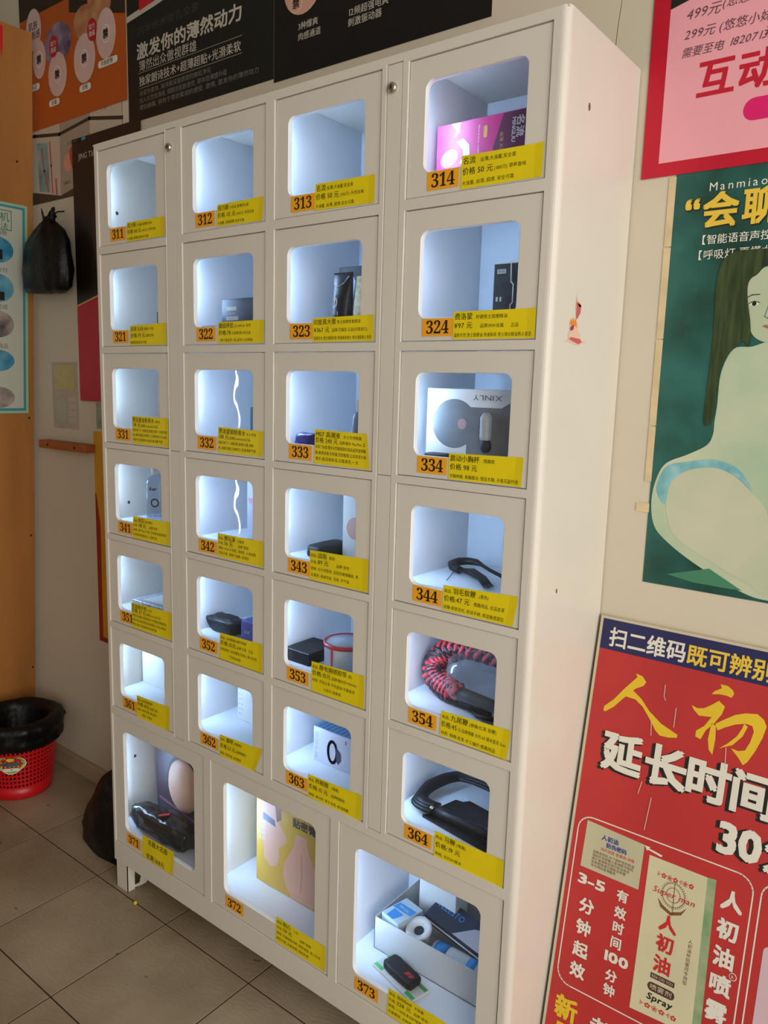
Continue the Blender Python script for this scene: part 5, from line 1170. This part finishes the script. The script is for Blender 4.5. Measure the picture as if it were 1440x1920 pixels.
MB().poly([(-0.012, -0.034), (0.008, -0.034), (0.012, -0.008), (-0.016, -0.008)], BLUE, lambda a, b: (a, b, 0.0787)).build('printed_figure', e)
MB().text(-0.015, 0.003, 0.009, 'MAGIC', WHITEPRINT, lambda a, b: (a, b, 0.0791), width=0.03).build('printed_lettering', e)
e = tag(empty('white_funnel', (0.897, 0.150, TB)), 'white funnel cup with dark hole in the tray', 'cup')
e.rotation_euler = (math.radians(20), 0, 0)
MB().lathe((0, 0, 0), [(0.017, 0.012), (0.020, 0.045), (0.027, 0.066), (0.0285, 0.070), (0.027, 0.074), (0.020, 0.072), (0.011, 0.066), (0.0095, 0.055)], WHITE, 32).build('cone', e, smooth=True)
MB().lathe((0, 0, 0), [(0.0105, 0.0655), (0.0001, 0.0650)], DARK, 24).build('hole', e)
e, p = carton('tall_white_box', 0.845, 0.940, 0.200, 0.250, TB, 0.300, WHITE, 'plain white box at the back of the tray')
e = tag(empty('navy_pack', (0.960, 0.190, TB + 0.054)), 'navy pack with bright blue lettering lying on the tray goods', 'pack'); e.rotation_euler = (math.radians(14), math.radians(6), math.radians(-6))
MB().box(-0.075, 0.115, -0.030, 0.032, 0, 0.020, NVY).build('body', e, bevel=0.001)
MB().text(-0.068, 0.004, 0.020, 'TELESTO', BLUE, lambda a, b: (a, b, 0.0205), bold=0.02, width=0.07).build('printed_lettering', e)
MB().poly([(0.000, -0.028), (0.085, -0.028), (0.105, 0.010), (0.060, 0.026), (0.030, 0.010)], M('pale_figure_print', (214, 205, 205), 0.4), lambda a, b: (a, b, 0.0206)).build('printed_figure', e)
MB().tube([(-0.075, -0.0305, 0.010), (0.115, -0.0305, 0.010)], 0.002, WHITE, 6).build('pale_edge', e)
e = tag(empty('blue_white_bottle', (0.985, 0.135, TB + 0.026)), 'white bottle with blue bands lying in the tray', 'bottle')
MB().lathe((0, 0, 0), [(0.0001, -0.055), (0.022, -0.054), (0.025, -0.048), (0.025, 0.055), (0.018, 0.064), (0.0001, 0.065)], WHITE, 28, axis='x').build('body', e, smooth=True)
MB().lathe((0, 0, 0), [(0.0252, -0.046), (0.0255, -0.046), (0.0255, -0.018), (0.0252, -0.018)], BLUE, 28, axis='x').build('blue_band', e, smooth=True)
MB().lathe((0, 0, 0), [(0.0252, 0.030), (0.0255, 0.030), (0.0255, 0.050), (0.0252, 0.050)], BLUE, 28, axis='x').build('blue_band', e, smooth=True)
e, p = carton('blue_sachet_box', 1.058, 1.125, 0.100, 0.150, TB, 0.262, LBL, 'ice white box with blue print at the tray end')
MB().rect(1.060, 0.235, 1.123, 0.258, BLUE, p()).build('printed_band', e)
MB().poly([(1.060, 0.102), (1.123, 0.102), (1.123, 0.125), (1.070, 0.148)], BLUE, lambda a, b: (a - e.location.x, b - e.location.y, 0.262 - TB + 0.0006)).build('printed_band', e)
# card and pouch before the tray
e = tag(empty('green_card_pack', (0.905, 0.058, F7 + FZ)), 'white card pack with green corners lying before the tray', 'package'); e.rotation_euler = (0, 0, math.radians(-14))
MB().box(-0.062, 0.062, -0.026, 0.022, 0, 0.006, WHITE).build('body', e, bevel=0.001)
GRC = M('green_corner', (70, 170, 90), 0.4)
for (a, b) in ((-0.060, -0.024), (0.036, -0.024), (-0.060, 0.010), (0.036, 0.010)):
    MB().rect(a, b, a + 0.024, b + 0.009, GRC, lambda u, v: (u, v, 0.0065)).build('green_corner', e)
e2 = tag(empty('black_wrap', (0.9065, 0.058, F7 + FZ + 0.0075)), 'small black wrapped pack with red logo on the white card', 'package'); e2.rotation_euler = (0, 0, math.radians(-14))
MB().blob((0, 0, 0.009), 0.044, 0.019, 0.009, BLACKLE, e=0.35, amp=0.05, seed=9, nu=30, nv=14).build('body', e2, smooth=True)
MB().text(0.012, -0.006, 0.011, '爱欲', M('red_logo', (190, 40, 50), 0.4), lambda u, v: (u, v, 0.0192), shear=0.3, bold=0.02).build('red_logo', e2)
# screw holes in the compartment walls
for (yy, zz) in ((0.062, 1.755), (0.075, 1.045)):
    MB().ellipse(yy, zz, 0.004, 0.0045, DARK, lambda a, b: (X0 + 0.0024, a, b), 12).build('screw_hole', CAB)
MB().ellipse(0.075, 0.345, 0.004, 0.0045, DARK, lambda a, b: (X0 + 0.0024, a, b), 12).build('screw_hole', CAB)
bpy.data.objects.remove(_fo)
